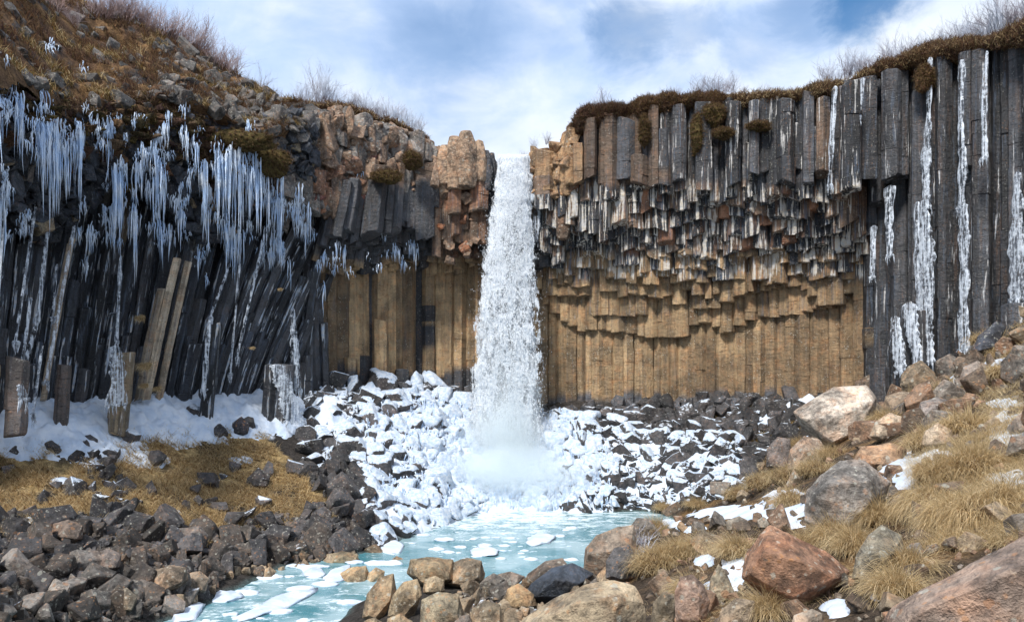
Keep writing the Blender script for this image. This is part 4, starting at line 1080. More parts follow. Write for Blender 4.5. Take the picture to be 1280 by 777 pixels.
P_PEB = [(585,742),(640,732),(740,722),(760,760),(760,800),(540,800),(560,755)]
occ = []
scatter(P_PEB, 60, 18, 36, lambda a, b: (TN if rnd(0, 1) > .4 else WG) * rnd(.6, 1.05), lambda a, b: (.05, 0, .1), zone='pebble', occ=occ, gap=.6)
scatter(P_PEB, 500, 5, 16, lambda a, b: (TN if rnd(0, 1) > .5 else WG) * rnd(.5, 1.1), lambda a, b: (.05, .1 if rnd(0, 1) < .3 else 0, .1), zone='pebble', occ=occ, gap=.35)
scatter([(400,700),(470,690),(470,705),(300,722),(210,777),(195,777),(285,712)], 40, 8, 20, lambda a, b: TN * rnd(.7, 1.1), lambda a, b: (.05, 0, .3), zone='shore', gap=.5)

LMK = [('the pale corner boulder', 68, 738), ('the olive tan boulder', 155, 750), ('the tan boulder at the stream edge', 210, 722), ('the cracked slab by the grass', 84, 664), ('the faceted dark boulder', 133, 700),
 ('the grass slope gully', 125, 615), ('the rounded left floe', 320, 706), ('the stream island', 510, 740), ('the far end slab of the left bank', 428, 697), ('the black cube of basalt', 325, 600), ('the top corner of the golden grass', 300, 535),
 ('the ice slide', 362, 510), ('the blue black slab', 697, 728), ('the tan faced shore boulder', 765, 690), ('the broad bottom boulder', 735, 765), ('the rusty red boulder', 995, 710), ('the cracked grey boulder', 1060, 620), ('the big pale boulder', 1045, 520),
 ('the giant corner slab', 1220, 740), ('the olive wedged boulder', 1100, 700), ('the orange tan slab', 1100, 570), ('the iced stumps', 1130, 440), ('the snow wedge', 1260, 540), ('the slate shard', 1236, 424), ('the ginger grass cushion', 818, 665), ('the dark split block', 972, 565),
 ('the fall foot', 636, 560), ('the mossy patch', 930, 525), ('the scree corner by the pool', 790, 625), ('the iced mound shoulder', 540, 520), ('the mound waterline', 600, 630), ('the mound tail by the stream', 500, 665)]
def look(zone, col, py):
    l = float(np.mean(col)); m_ = float(col[0] / (col[2] + 1e-6)); return ('black' if l < .05 else 'dark' if l < .085 else 'brown' if (l < .16 and m_ > 1.3) else 'grey' if m_ < 1.3 else 'tan')
def label_all(lst, noun, gname):
    """label every rock by size, tone, shape and the landmark it lies beside; ties are told apart by their order"""
    rows = []
    for sz, zone, a_, p_, (px, py) in lst:
        v = a_.v[0]; e_ = np.ptp(v, axis=0); sh = 'flat' if e_[2] < .62 * max(e_[0], e_[1]) else ('upright' if e_[2] > 1.12 * max(e_[0], e_[1]) else 'blocky')
        siz = 'big' if sz > 34 else 'large' if sz > 27 else 'medium' if sz > 21 else 'small'
        nm, lx, ly = min(LMK, key=lambda m: (m[1] - px) ** 2 + (1.6 * (m[2] - py)) ** 2); dx, dy = px - lx, (py - ly) * 1.6; d = math.hypot(dx, dy)
        rel = ('right of' if dx > 0 else 'left of') if abs(dx) > abs(dy) else ('below' if dy > 0 else 'above'); rel = ('just ' if d < 35 else 'well ' if d > 85 else '') + rel
        tone = look(zone, a_.col[0][0], py) + ' ' if noun == 'rock' else ('snow capped ' if zone != 'in' else 'rounded white ')
        l = f"{siz} {sh} {tone}{'rock' if noun == 'rock' or zone != 'in' else 'ice lump'} {rel} {nm}"
        for w_ in ('just ', 'well ', 'blocky ', 'upright ', 'flat '):
            if len(l.split()) > 13: l = l.replace(w_, '', 1)
        rows.append((l, px, py))
    from collections import defaultdict
    dd = defaultdict(list)
    for i, r_ in enumerate(rows): dd[r_[0]].append(i)
    ordn = ['leftmost', 'second from left', 'third from left', 'fourth from left', 'fifth from left', 'sixth from left', 'seventh from left', 'eighth from left', 'ninth from left', 'tenth from left', 'eleventh from left', 'twelfth from left', 'thirteenth from left', 'fourteenth from left', 'fifteenth from left', 'sixteenth from left']; out = [None] * len(rows)
    for k, ii in dd.items():
        ii.sort(key=lambda i: rows[i][1])
        for j, i in enumerate(ii): out[i] = (k if len(ii) == 1 else f'{ordn[min(j, 15)]}: {k}')
    return out
def release(lst, nmax, name, noun, gname, rest_name, rest_label):
    lst.sort(key=lambda t: (-t[0] if t[1] != 'beyond' else 1)); labs = label_all(lst[:nmax], noun, gname)
    for (sz, zone, a_, p_, pp_), l in zip(lst[:nmax], labs):
        a_.v = [v - np.array(p_) for v in a_.v]; o = a_.build(name, M_ROCK); o.location = p_; tag(o, l, 'rock', gname + ' ' + {'bank': 'of the left bank', 'grass slope': 'on the grass slope', 'gully': 'in the gully', 'black': 'in the black pile', 'scree': 'of the snowy scree', 'in': 'around the fall', 'outl': 'on the left flank of the mound', 'outr': 'on the right flank of the mound'}.get(zone, 'of the right shore and slope'))
    o = merge([t[2] for t in lst[nmax:]]).build(rest_name, M_ROCK); tag(o, rest_label, 'rubble', kind='stuff')
release(ROCKS, 290, 'rock', 'rock', 'rocks', 'scree', 'small dark and brown stones filling the banks and slopes around the pool')
release(ICED, 280, 'ice_covered_rock', 'ice rock', 'ice covered rocks', 'icy_rubble', 'small snow covered stones filling the ice mound around the fall')

# ------------------------------------------------------------------ boulders, shaped one by one
def boulder(label, outline, col, front=None, Y=None, t=.42, msk=(.05, 0, .05), cuts=3, amp=.026, seed=0, base=None, name='boulder', cat='boulder', push=0):
    o_ = np.array(outline, float); cx_, cy_ = o_.mean(0); w = np.ptp(o_[:, 0]); h = np.ptp(o_[:, 1])
    if Y is None:
        bp = base or (cx_, o_[:, 1].max() - h * .12); Y = float(hit(bp[0], bp[1], water=False)[0])
    Y += push; wm_ = w * Y / F; th = wm_ * t; rs = random.Random(seed * 7 + int(cx_)); P = []
    for (x, y) in outline: P.append(W(x, y, Y + rs.uniform(-.15, .15) * th))
    if front is None:
        front = [((x - cx_) * .62 + cx_, (y - cy_) * .55 + cy_ + h * .12, -rs.uniform(.7, 1.0)) for x, y in outline[::2]]
    for (x, y, d) in front: P.append(W(x, y, Y + d * th))
    for (x, y) in outline[::2]: P.append(W((x - cx_) * .72 + cx_, (y - cy_) * .6 + cy_ + h * .1, Y + th * rs.uniform(.8, 1.1)))
    P.append(W(cx_, o_[:, 1].max() + h * .1, Y))
    V, Fc = hull([tuple(p) for p in P], wm_ * .010, cuts)
    V = displaced(V, max(wm_, .5), amp, seed + cx_); a_ = Acc(); c0_ = np.array([V[:, 0].mean(), V[:, 1].mean(), V[:, 2].min()])
    vc = fbm(V * 1.3 + seed, 3)[:, None]; cc_ = np.asarray(col) * (1 + .8 * vc)
    a_.add(V - c0_, Fc, cc_, msk, False); o = a_.build(name, M_ROCK); o.location = tuple(c0_); tag(o, label, cat)
    return o
TANR = (.34, .265, .19); GR2 = (.26, .235, .21); RDB = (.28, .165, .11); OLV = (.20, .175, .13); BRN = (.23, .17, .115)
boulder('big pale grey boulder with a flat tilted top, below the golden cliff foot', [(990,514),(1040,483),(1084,480),(1097,497),(1091,530),(1062,552),(1040,557),(1002,536)], (.40,.34,.28), front=[(1001,522,-.5),(1036,524,-.95),(1040,553,-.8),(1092,502,-.55),(1078,535,-.6)], seed=1)
boulder('brown block with steep front leaning under the big pale boulder', [(984,588),(986,562),(1005,544),(1024,548),(1037,566),(1032,586),(1008,592)], (.25,.185,.135), seed=2)
boulder('dark split block beside the snowy scree', [(957,583),(958,560),(972,545),(988,548),(990,585),(972,592)], (.13,.11,.10), seed=3)
boulder('massive grey cracked boulder standing between the grass cushions', [(1005,650),(1008,612),(1025,592),(1050,574),(1082,573),(1113,602),(1108,618),(1084,655),(1045,672),(1020,668)], GR2, front=[(1022,618,-.7),(1038,605,-.9),(1085,600,-.8),(1090,625,-.85),(1060,655,-.8),(1030,655,-.7)], seed=4, amp=.045)
boulder('large rusty red boulder with a pointed top and smooth orange flank', [(926,722),(932,692),(950,668),(962,655),(985,664),(1032,688),(1062,712),(1060,733),(1020,755),(988,765),(942,738)], (.30,.165,.10), front=[(938,716,-.6),(955,690,-.8),(1000,700,-1.0),(1045,722,-.8),(990,748,-.9)], seed=5, amp=.03)
boulder('olive brown boulder wedged under the overhanging grass', [(1064,722),(1070,692),(1085,668),(1102,655),(1128,668),(1134,702),(1118,728),(1098,740),(1076,732)], OLV, seed=6)
boulder('giant lichen covered slab filling the lower right corner', [(1085,800),(1112,757),(1160,728),(1215,698),(1290,660),(1420,600),(1460,900),(1100,900)], (.25,.185,.145), Y=7.2, t=.30, front=[(1105,800,-.3),(1140,765,-.5),(1250,715,-.8),(1400,660,-.9),(1300,860,-.9)], seed=7, cuts=4, amp=.02)
boulder('flat orange tan slab between the pale boulder and the snow patch', [(1064,578),(1076,558),(1112,552),(1133,560),(1134,578),(1112,588),(1078,586)], (.34,.215,.13), seed=8)
boulder('small tan boulder right of the big pale one', [(1086,545),(1094,527),(1112,515),(1128,520),(1133,538),(1120,550),(1098,552)], TANR, seed=9)
boulder('square brown block on the ridge above the snow strip', [(1104,512),(1106,494),(1128,488),(1150,492),(1160,506),(1142,518),(1118,520)], BRN, seed=10)
boulder('smooth grey brown block on the ridge right of the square one', [(1146,520),(1150,502),(1170,496),(1192,500),(1196,516),(1176,526)], (.2,.17,.15), seed=11)
boulder('pale pointed rock on the upper slope under the iced columns', [(1150,556),(1156,538),(1172,528),(1190,536),(1196,552),(1172,562)], TANR, seed=12)
boulder('thin dark slate shard leaning at the foot of the tall columns', [(1215,440),(1222,420),(1246,400),(1258,408),(1250,430),(1232,444)], (.06,.065,.08), seed=13)
boulder('brown block beside the snow at the top of the right slope', [(1198,476),(1204,458),(1222,450),(1240,458),(1238,474),(1216,482)], (.22,.18,.15), seed=14)
boulder('tan faced boulder with a flat top at the water edge of the right shore', [(729,716),(731,684),(745,668),(772,658),(793,655),(797,690),(792,718),(756,724)], (.24,.19,.145), front=[(735,692,-.6),(762,688,-.8),(790,672,-.5),(784,715,-.7)], seed=15)
boulder('dark block standing for the shaded right face of the tan faced shore boulder', [(757,722),(757,700),(768,684),(786,680),(796,696),(796,722),(776,728)], (.09,.085,.085), seed=16, push=-.8)  # shade on the tan boulder's right face, put in as a dark block
boulder('blue black wet slab sloping towards the pool', [(650,748),(664,728),(690,708),(716,702),(743,716),(736,728),(704,745),(668,758)], (.035,.045,.062), seed=17, msk=(.02, 0, .8), cuts=2, amp=.015)
boulder('brown ridge rock with snow line behind the blue black slab', [(646,735),(660,716),(682,700),(704,696),(709,704),(690,716),(660,738)], (.12,.095,.075), seed=18, push=.5)
boulder('ochre brown block at the left foot of the blue black slab', [(630,752),(634,735),(648,728),(668,742),(672,757),(650,763),(636,760)], (.26,.18,.10), seed=19, push=-.5)
boulder('broad lichen spotted brown boulder at the bottom centre', [(640,800),(655,772),(690,748),(730,727),(768,722),(795,730),(806,752),(806,800),(730,830)], (.30,.235,.155), front=[(670,780,-.5),(720,752,-.7),(775,745,-.7),(760,800,-.9)], seed=20, amp=.035)
boulder('upright reddish brown rock right of the broad bottom boulder', [(845,775),(843,738),(850,720),(866,717),(880,730),(888,752),(880,782),(860,790)], (.22,.155,.12), seed=21, amp=.03)
boulder('pointed olive rock with a sloping ridge left of the rusty boulder', [(884,748),(888,722),(898,703),(908,715),(920,742),(914,756),(896,758)], (.24,.20,.14), seed=22)
boulder('tan brown rock at the bottom edge below the pointed olive one', [(893,790),(900,762),(920,746),(944,750),(942,790)], (.27,.205,.14), seed=23)
boulder('small brown block left of the upright reddish rock', [(812,785),(816,752),(830,738),(845,742),(847,785)], (.17,.135,.09), seed=24)
boulder('flat tan rock at the bottom edge right of the rusty boulder', [(985,795),(992,768),(1015,760),(1028,766),(1026,795)], (.27,.22,.17), seed=25)
boulder('tan stone sunk in the soil behind the rusty boulder', [(908,662),(908,650),(924,644),(936,650),(930,662),(918,666)], (.28,.24,.19), seed=26, cuts=2)
boulder('round grey pebble next to the sunk tan stone', [(948,660),(946,650),(954,645),(964,650),(962,660)], (.26,.24,.2), seed=27, cuts=2)
# island of rocks in the stream
ISL = [('rounded tan boulder split by a dark crack at the left tip of the stream island', [(412,744),(420,720),(436,709),(458,706),(464,722),(450,746),(430,752)], (.30,.225,.135)),
 ('smooth tan lobe leaning on the split boulder of the stream island', [(434,752),(450,724),(470,708),(482,712),(478,732),(456,752)], (.29,.215,.13)),
 ('sharp brown wedge in the front row of the stream island', [(452,772),(458,742),(474,722),(492,716),(496,738),(484,764),(466,778)], (.23,.17,.105)),
 ('bulky brown block in the middle of the stream island', [(484,770),(490,744),(504,726),(522,722),(528,742),(518,770),(500,778)], (.24,.18,.11)),
 ('low brown rock at the back left of the stream island', [(478,712),(480,702),(496,694),(510,700),(508,716),(492,720)], (.19,.145,.095)),
 ('long ridged brown boulder along the back of the stream island', [(508,716),(512,698),(540,694),(566,698),(574,724),(552,734),(522,730)], (.22,.165,.10)),
 ('dark ended brown boulder at the right tip of the stream island', [(556,730),(560,704),(584,696),(602,700),(606,716),(604,730),(580,736)], (.20,.155,.105)),
 ('pale tan stone in front of the ridged island boulder', [(528,740),(530,724),(544,718),(556,724),(556,738),(540,745)], (.34,.26,.165)),
 ('angular olive brown block at the bottom front of the stream island', [(524,790),(526,748),(548,738),(574,742),(582,770),(576,795)], (.22,.18,.12)),
 ('leaning tan slab beside the bulky island block', [(490,722),(496,706),(510,702),(520,714),(512,728)], (.29,.22,.14)),
 ('brown block between the stream island and the pebbly shore', [(586,790),(590,760),(606,750),(626,754),(632,790)], (.21,.165,.11)),
 ('small tan boulder at the bottom edge of the stream island', [(480,795),(484,772),(500,766),(516,776),(514,795)], (.28,.21,.13)),
 ('low tan stone cut by the bottom edge under the sharp wedge', [(452,795),(454,776),(468,770),(480,778),(480,795)], (.25,.19,.12))]
for k, (lab, ol, c) in enumerate(ISL): boulder(lab, ol, c, seed=40 + k, amp=.045, t=.5)
LFT = [('tan brown boulder at the stream edge of the left bank', [(186,732),(190,712),(212,705),(234,708),(236,724),(222,738),(200,740)], (.20,.15,.105)),
 ('pale grey boulder low in the left corner', [(50,752),(54,732),(70,722),(88,730),(86,748),(68,758)], (.24,.21,.18)),
 ('olive tan boulder beside the pale grey one near the bottom edge', [(135,762),(140,742),(158,733),(172,744),(170,762),(152,768)], (.22,.18,.13)),
 ('cracked dark brown slab at the lower edge of the golden grass', [(62,668),(66,654),(86,648),(104,656),(104,674),(84,682)], (.13,.10,.08)),
 ('dark faceted boulder in the middle of the left bank', [(112,712),(116,692),(136,684),(152,692),(152,708),(132,718)], (.14,.115,.10)),
 ('smooth brown rock lying at the water on the left', [(225,735),(230,716),(250,712),(262,722),(258,738),(240,744)], (.19,.15,.11)),
 ('small tan rock standing in the stream beside the ice floe', [(327,722),(328,712),(336,708),(344,714),(344,724),(334,727)], (.27,.20,.13)),
 ('dark brown rock half sunk where the stream meets the left bank', [(315,718),(318,708),(328,706),(334,714),(330,723)], (.09,.07,.055)),
 ('wide tan slab at the far end of the left bank', [(402,702),(406,692),(430,688),(448,692),(450,703),(428,710)], (.24,.19,.12)),
 ('black cube of basalt on the brink of the golden grass', [(312,606),(314,592),(326,586),(338,594),(336,608),(322,612)], (.055,.05,.05)),
 ('dark block crowning the top corner of the golden grass', [(288,540),(290,528),(302,520),(312,530),(310,542),(298,546)], (.04,.04,.05)),
 ('grey block at the top of the left bank, below the grass corner', [(216,680),(222,660),(250,656),(262,668),(258,684),(236,690)], (.115,.10,.09)),
 ('tilted warm brown block by the stream end of the left bank', [(358,700),(362,682),(378,674),(390,688),(386,702)], (.20,.15,.10)),
 ('dark submerged stone in the stream at the bottom left', [(268,772),(276,762),(296,760),(304,768),(298,778)], (.06,.07,.06))]
for k, (lab, ol, c) in enumerate(LFT): boulder(lab, ol, c, seed=60 + k, amp=.04, t=.5)

# ================================================================== snow
def snow_sheet(name, label, x0, x1, y0, y1, st_, fn):
    xs = np.arange(x0, x1, st_); ys = np.arange(y0, y1, st_); X, Y_ = np.meshgrid(xs, ys); Z = gz(X.ravel(), Y_.ravel()); px, py = PX(X.ravel(), Y_.ravel(), Z)
    th = fn(px, py, X.ravel(), Y_.ravel()); v = np.stack([X.ravel(), Y_.ravel(), Z + np.clip(th, -.12, 2)], 1); idx = np.arange(X.size).reshape(X.shape)
    f = np.stack([idx[:-1, :-1], idx[:-1, 1:], idx[1:, 1:], idx[1:, :-1]], -1).reshape(-1, 4); f = f[(th[f] > -.03).any(1)]
    used, inv = np.unique(f, return_inverse=True); a_ = Acc(); a_.add(v[used], inv.reshape(-1, 4), (.8, .8, .8), (0, 0, 0), True)
    tag(a_.build(name, M_SNOW), label, 'snow', kind='stuff')
def ell(px, py, E):
    m = np.full(px.shape, -9.)
    for (cx_, cy_, rx, ry) in E: m = np.maximum(m, 1 - ((px - cx_) / rx) ** 2 - ((py - cy_) / ry) ** 2)
    return m
def fn_left(px, py, X, Y_):
    m = ell(px, py, [(20, 530, 100, 42), (110, 535, 95, 42), (190, 524, 90, 36), (265, 518, 60, 34), (320, 515, 45, 32), (355, 520, 30, 30), (-80, 525, 80, 36), (-5, 560, 40, 14), (70, 548, 60, 16), (420, 520, 30, 30)])
    n1_ = fbm(np.stack([X * .9, Y_ * .9, 0 * X], 1), 4); n2_ = np.abs(fbm(np.stack([X * 1.9, Y_ * 1.9, 0 * X + 5], 1), 2))
    n3_ = np.abs(fbm(np.stack([X * 3.1, Y_ * 3.1, 0 * X + 8], 1), 3)); n4_ = fbm(np.stack([X * 6, Y_ * 6, 0 * X + 3], 1), 2)
    return np.clip(m, -1, 1) * .50 + n1_ * .40 + n2_ * .30 - n3_ * .35 + n4_ * .07 + .03
snow_sheet('snow_bank', 'lumpy white snow bank at the foot of the black left cliff', -26, -5, 22, 46, .10, fn_left)
def fn_bits(px, py, X, Y_):
    m = ell(px, py, [(150, 660, 12, 7), (44, 665, 14, 4), (36, 655, 7, 9), (75, 600, 14, 5), (215, 640, 12, 4), (180, 575, 30, 10), (120, 580, 24, 8), (260, 600, 16, 4), (235, 705, 10, 5), (300, 575, 14, 6)])
    return np.clip(m, -1, 1) * .10 + fbm(np.stack([X * 2, Y_ * 2, 0 * X], 1), 4) * .14 + .0
snow_sheet('snow_scraps', 'small thin snow scraps left among the grass and stones of the left slope', -22, -5, 21, 40, .09, fn_bits)
def fn_mound(px, py, X, Y_):
    m = ell(px, py, [(625, 585, 95, 66)]); m2 = ell(px, py, [(540, 570, 85, 80), (480, 560, 40, 50), (500, 640, 50, 30), (715, 585, 60, 55), (500, 520, 45, 24)])
    lp_ = np.abs(fbm(np.stack([X * 1.6, Y_ * 1.6, 0 * X + 2], 1), 3))
    return np.maximum(np.clip(m, -1, 1) * .55, np.clip(m2, -1, 1) * .34) + fbm(np.stack([X, Y_, 0 * X], 1), 4) * .3 + lp_ * .45 + .04
snow_sheet('snow_mound', 'frozen spray mound of snow and ice around the foot of the fall', -9, 6, 35, 50, .10, fn_mound)
def fn_right(px, py, X, Y_):
    m = ell(px, py, [(985, 628, 26, 14), (930, 640, 70, 8), (1150, 588, 50, 22), (1172, 572, 22, 8), (1262, 540, 30, 22), (1262, 598, 30, 9), (1046, 760, 18, 9), (950, 690, 14, 9), (918, 712, 14, 24), (990, 655, 18, 6), (1215, 470, 26, 9), (1245, 452, 30, 5), (1130, 490, 16, 6), (1162, 524, 18, 5), (880, 700, 12, 8), (865, 660, 16, 5), (1110, 745, 20, 8), (1260, 505, 24, 5), (1240, 430, 24, 4), (890, 735, 16, 8), (840, 655, 12, 5)])
    n1_ = fbm(np.stack([X * 2.2, Y_ * 2.2, 0 * X], 1), 5)
    return np.minimum(np.clip(m, -1, 1) * .10 + n1_ * .13 + .02, .05 + .02 * n1_)
snow_sheet('snow_patches', 'thin white snow patches lying between the rocks of the right slope', .5, 17, 6.5, 32, .065, fn_right)
def fn_scree(px, py, X, Y_):
    m = ell(px, py, [(800, 590, 70, 45), (860, 575, 50, 20), (900, 590, 40, 14), (960, 525, 35, 12), (1000, 505, 20, 10)])
    return np.clip(m, -1, 1) * .2 + fbm(np.stack([X * 1.5, Y_ * 1.5, 0 * X], 1), 4) * .4 + .02
snow_sheet('snow_dusting', 'broken snow cover between the black blocks right of the pool', 5, 17, 36, 48, .13, fn_scree)

# floes in the stream
FL = [('rounded ice floe resting against the left bank', [(305,712),(312,702),(330,700),(335,708),(322,714)]), ('long white ice ridge drifting across the left stream', [(300,770),(330,755),(372,742),(395,734),(394,742),(350,762),(310,776)]), ('flat ice floe near the dark submerged stone', [(262,748),(280,740),(305,742),(290,752)]),
      ('small ice lump in the middle of the left stream', [(375,718),(390,710),(405,714),(395,722)]), ('ice cake pushed against the stream island', [(402,728),(412,716),(432,706),(440,712),(420,732)]), ('ice cake behind the tip of the stream island', [(476,682),(488,674),(505,680),(500,690),(484,692)]), ('thin floe in the pool in front of the spray', [(655,678),(672,666),(690,668),(692,676),(672,682)]), ('white slush cake in the pool centre', [(588,690),(604,684),(620,688),(612,696)]), ('broken floe at the bottom of the left stream', [(214,772),(232,758),(256,756),(250,768),(228,780)])]
for k, (lab, ol) in enumerate(FL):
    G = np.array([W(x, y, CZ * F / (y - HY))[:2] for x, y in ol]); cg = G.mean(0); ev, vec = np.linalg.eigh(np.cov((G - cg).T)); V, Fc = LUMPS[(k * 5) % 12]; V = V / np.abs(V).max(0)
    ra, rb = np.abs((G - cg) @ vec[:, 1]).max(), np.abs((G - cg) @ vec[:, 0]).max(); V = V * (ra * 1.05, rb * 1.05, .13); V = V + .16 * fbm(V * (1.6, 1.6, 3) + k, 4)[:, None] * (1, 1, .5)
    Q2 = V.copy(); Q2[:, :2] = V[:, :1] * vec[:, 1] + V[:, 1:2] * vec[:, 0]; a_ = Acc(); a_.add(Q2, Fc, (.8, .85, .9), (0, 0, 0), True); o = a_.build('ice_floe', M_SNOW); o.location = (cg[0], cg[1], .02); tag(o, lab, 'ice floe')

sl = Acc(); np.random.seed(14)
for k in range(150):
    px, py = np.random.uniform(215, 560), np.random.uniform(655, 776)
    if k % 3 == 0: px, py = np.random.uniform(560, 720), np.random.uniform(646, 700)
    Y_ = CZ * F / (py - HY); x_ = (px - CX) / F * Y_
    if gz(x_, Y_)[0] > -.05: continue
    V, Fc = LUMPS[k % 14]; r_ = np.random.uniform(.06, .30) * (1 if px < 560 else .6); sl.add(V * (r_ * 1.6, r_, r_ * .4) + (x_, Y_, .0), Fc, (.8, .8, .8), (0, 0, 0), True)
tag(sl.build('slush', M_SNOW), 'small crumbs of slush drifting in the pool and stream', 'ice', kind='stuff')

# ================================================================== icicles
def icicles(acc, P, L, r_, sides=5):
    n = len(P); rows = 6; V = np.empty((n, rows, sides, 3)); t = np.array([0, .12, .3, .5, .75, 1.0]); a_ = np.arange(sides) * 2 * math.pi / sides
    wob = np.random.normal(0, .02, (n, rows, 2)).cumsum(1)
    for i in range(rows):
        rr = r_ * ((1 - t[i]) ** .8 * np.random.uniform(.7, 1.3, n) * (.45 if i == 0 else 1) + .02)
        V[:, i, :, 0] = P[:, 0, None] + wob[:, i, 0, None] + rr[:, None] * np.cos(a_); V[:, i, :, 1] = P[:, 1, None] + wob[:, i, 1, None] + rr[:, None] * np.sin(a_); V[:, i, :, 2] = (P[:, 2] - L * t[i])[:, None]
    idx = np.arange(n * rows * sides).reshape(n, rows, sides); nx = np.roll(idx, -1, 2)
    acc.add(V.reshape(-1, 3), np.stack([idx[:, :-1], nx[:, :-1], nx[:, 1:], idx[:, 1:]], -1).reshape(-1, 4), (.8, .85, .9), (0, 0, 0), True)
CUR = [((-60,0), (150,170), 60, 50, 'icicles at the very left edge under the big curtain'), ((0,40), (262,268), 40, 26, 'sparse icicles left of the black hollow'), ((100,140), (228,240), 44, 26, 'fine icicles across the black hollow'), ((128,150), (262,270), 40, 18, 'short icicles under the hollow'), ((180,215), (268,276), 44, 30, 'icicles above the pale broken columns'), ((252,276), (235,246), 44, 26, 'narrow icicle band left of the bright cluster'), ((232,262), (300,306), 40, 22, 'icicles low on the black wall below the bright cluster'), ((326,360), (285,300), 40, 40, 'icicles on the curved columns near the dark shoulder'), ((30,58), (130,136), 40, 20, 'icicles between the left edge curtain and the ragged one'), ((160,200), (165,172), 34, 24, 'small icicles in the upper rubble'), ((-40,28), (95,110), 90, 130, 'big ice curtain at the left edge under the turf'), ((50,64), (108,115), 60, 22, 'narrow ice tongue dropping from the turf near the left edge'), ((38,100), (150,165), 115, 120, 'massive ragged ice curtain near the left edge'), ((-30,18), (210,225), 75, 60, 'lower ice fringe at the left edge'),
 ((84,98), (150,155), 80, 26, 'thin ice tassel right of the ragged curtain'), ((112,150), (140,152), 50, 40, 'short icicle row under the turf ledge'), ((118,140), (150,156), 60, 22, 'icicle cluster in the dark hollow'), ((142,156), (190,200), 40, 18, 'small icicle bunch above the pale block'),
 ((140,170), (215,228), 90, 60, 'ice curtain around the pale block in the middle of the black wall'), ((168,206), (208,216), 75, 60, 'wide ice curtain hanging below the block jumble'), ((190,206), (180,190), 60, 24, 'glassy ice column beside the rubble'), ((205,215), (160,166), 60, 14, 'single row of slender icicles high in the rubble'),
 ((230,256), (190,200), 60, 34, 'icicle tuft between rubble and big bright curtain'), ((210,232), (245,252), 60, 34, 'ice fringe low in the middle of the black wall'), ((272,300), (182,196), 100, 90, 'bright ice curtain, first of the big cluster below the moss bank'), ((296,330), (196,220), 95, 90, 'bright ice curtain with the longest spikes below the moss bank'),
 ((322,352), (225,238), 70, 70, 'ice curtain stepping down towards the blocky crest'), ((350,388), (240,252), 55, 66, 'last ice curtain before the curved columns'), ((278,330), (278,292), 60, 60, 'faint lower ice fringe on the curved columns'), ((226,262), (150,160), 36, 22, 'little icicle row in the rubble under the hill'), ((170,186), (130,140), 34, 12, 'few icicles hanging from a rock in the turf'), ((62,70), (45,52), 26, 6, 'tiny icicles on the turf slope by the upper left corner'),
 ((104,118), (86,92), 22, 8, 'small icicles under a rock on the turf slope'), ((308,312), (150,156), 40, 8, 'slender icicle pair at the right end of the hill'), ((448,452), (205,210), 40, 6, 'two icicles on the red rock patch'), ((388,440), (300,312), 30, 44, 'icicle fringe under the dark shoulder left of the fall'), ((440,520), (302,306), 26, 46, 'fine icicle fringe along the overhang left of the fall'), ((100,128), (285,300), 45, 16, 'thin icicles in the black shadowed wall')]
for (pa, pb, ln, n, lab) in CUR:
    n = int(n * 2.0) + 6; a_ = Acc(); m = max(1, n // 9); cpx = np.random.uniform(pa[0], pa[1], m); cpy = np.interp(cpx, pa, pb) + np.random.normal(6, 15, m); cl = np.random.choice([.2, .3, .45, .65, .9, 1.3], m); k = np.random.randint(0, m, n)
    dx_ = np.random.normal(0, 3.2, n); px = cpx[k] + dx_; py = cpy[k] + np.abs(dx_) * .9 + np.random.normal(0, 3, n); env = cl[k] * np.exp(-(dx_ / 5.0) ** 2)
    P = []
    for p_, q_ in zip(px, py): P.append(wall_pos(p_, q_, (leftprof(q_) + (1.1 if p_ < 60 else .85) if p_ < 392 else 2.35) + random.uniform(-.25, .25)))
    P = np.array(P); L = .9 * ln * env * np.random.uniform(.3, 1.0, n) * P[:, 1] / F + .12; icicles(a_, P, L, np.random.uniform(.012, .038, n) * (.7 + L * .35))
    c0_ = P.mean(0); c0_[2] = P[:, 2].max(); a_.v = [v - c0_ for v in a_.v]; o = a_.build('ice_curtain', M_ICE); o.location = tuple(c0_); tag(o, lab, 'icicles', 'ice curtains on the cliff')
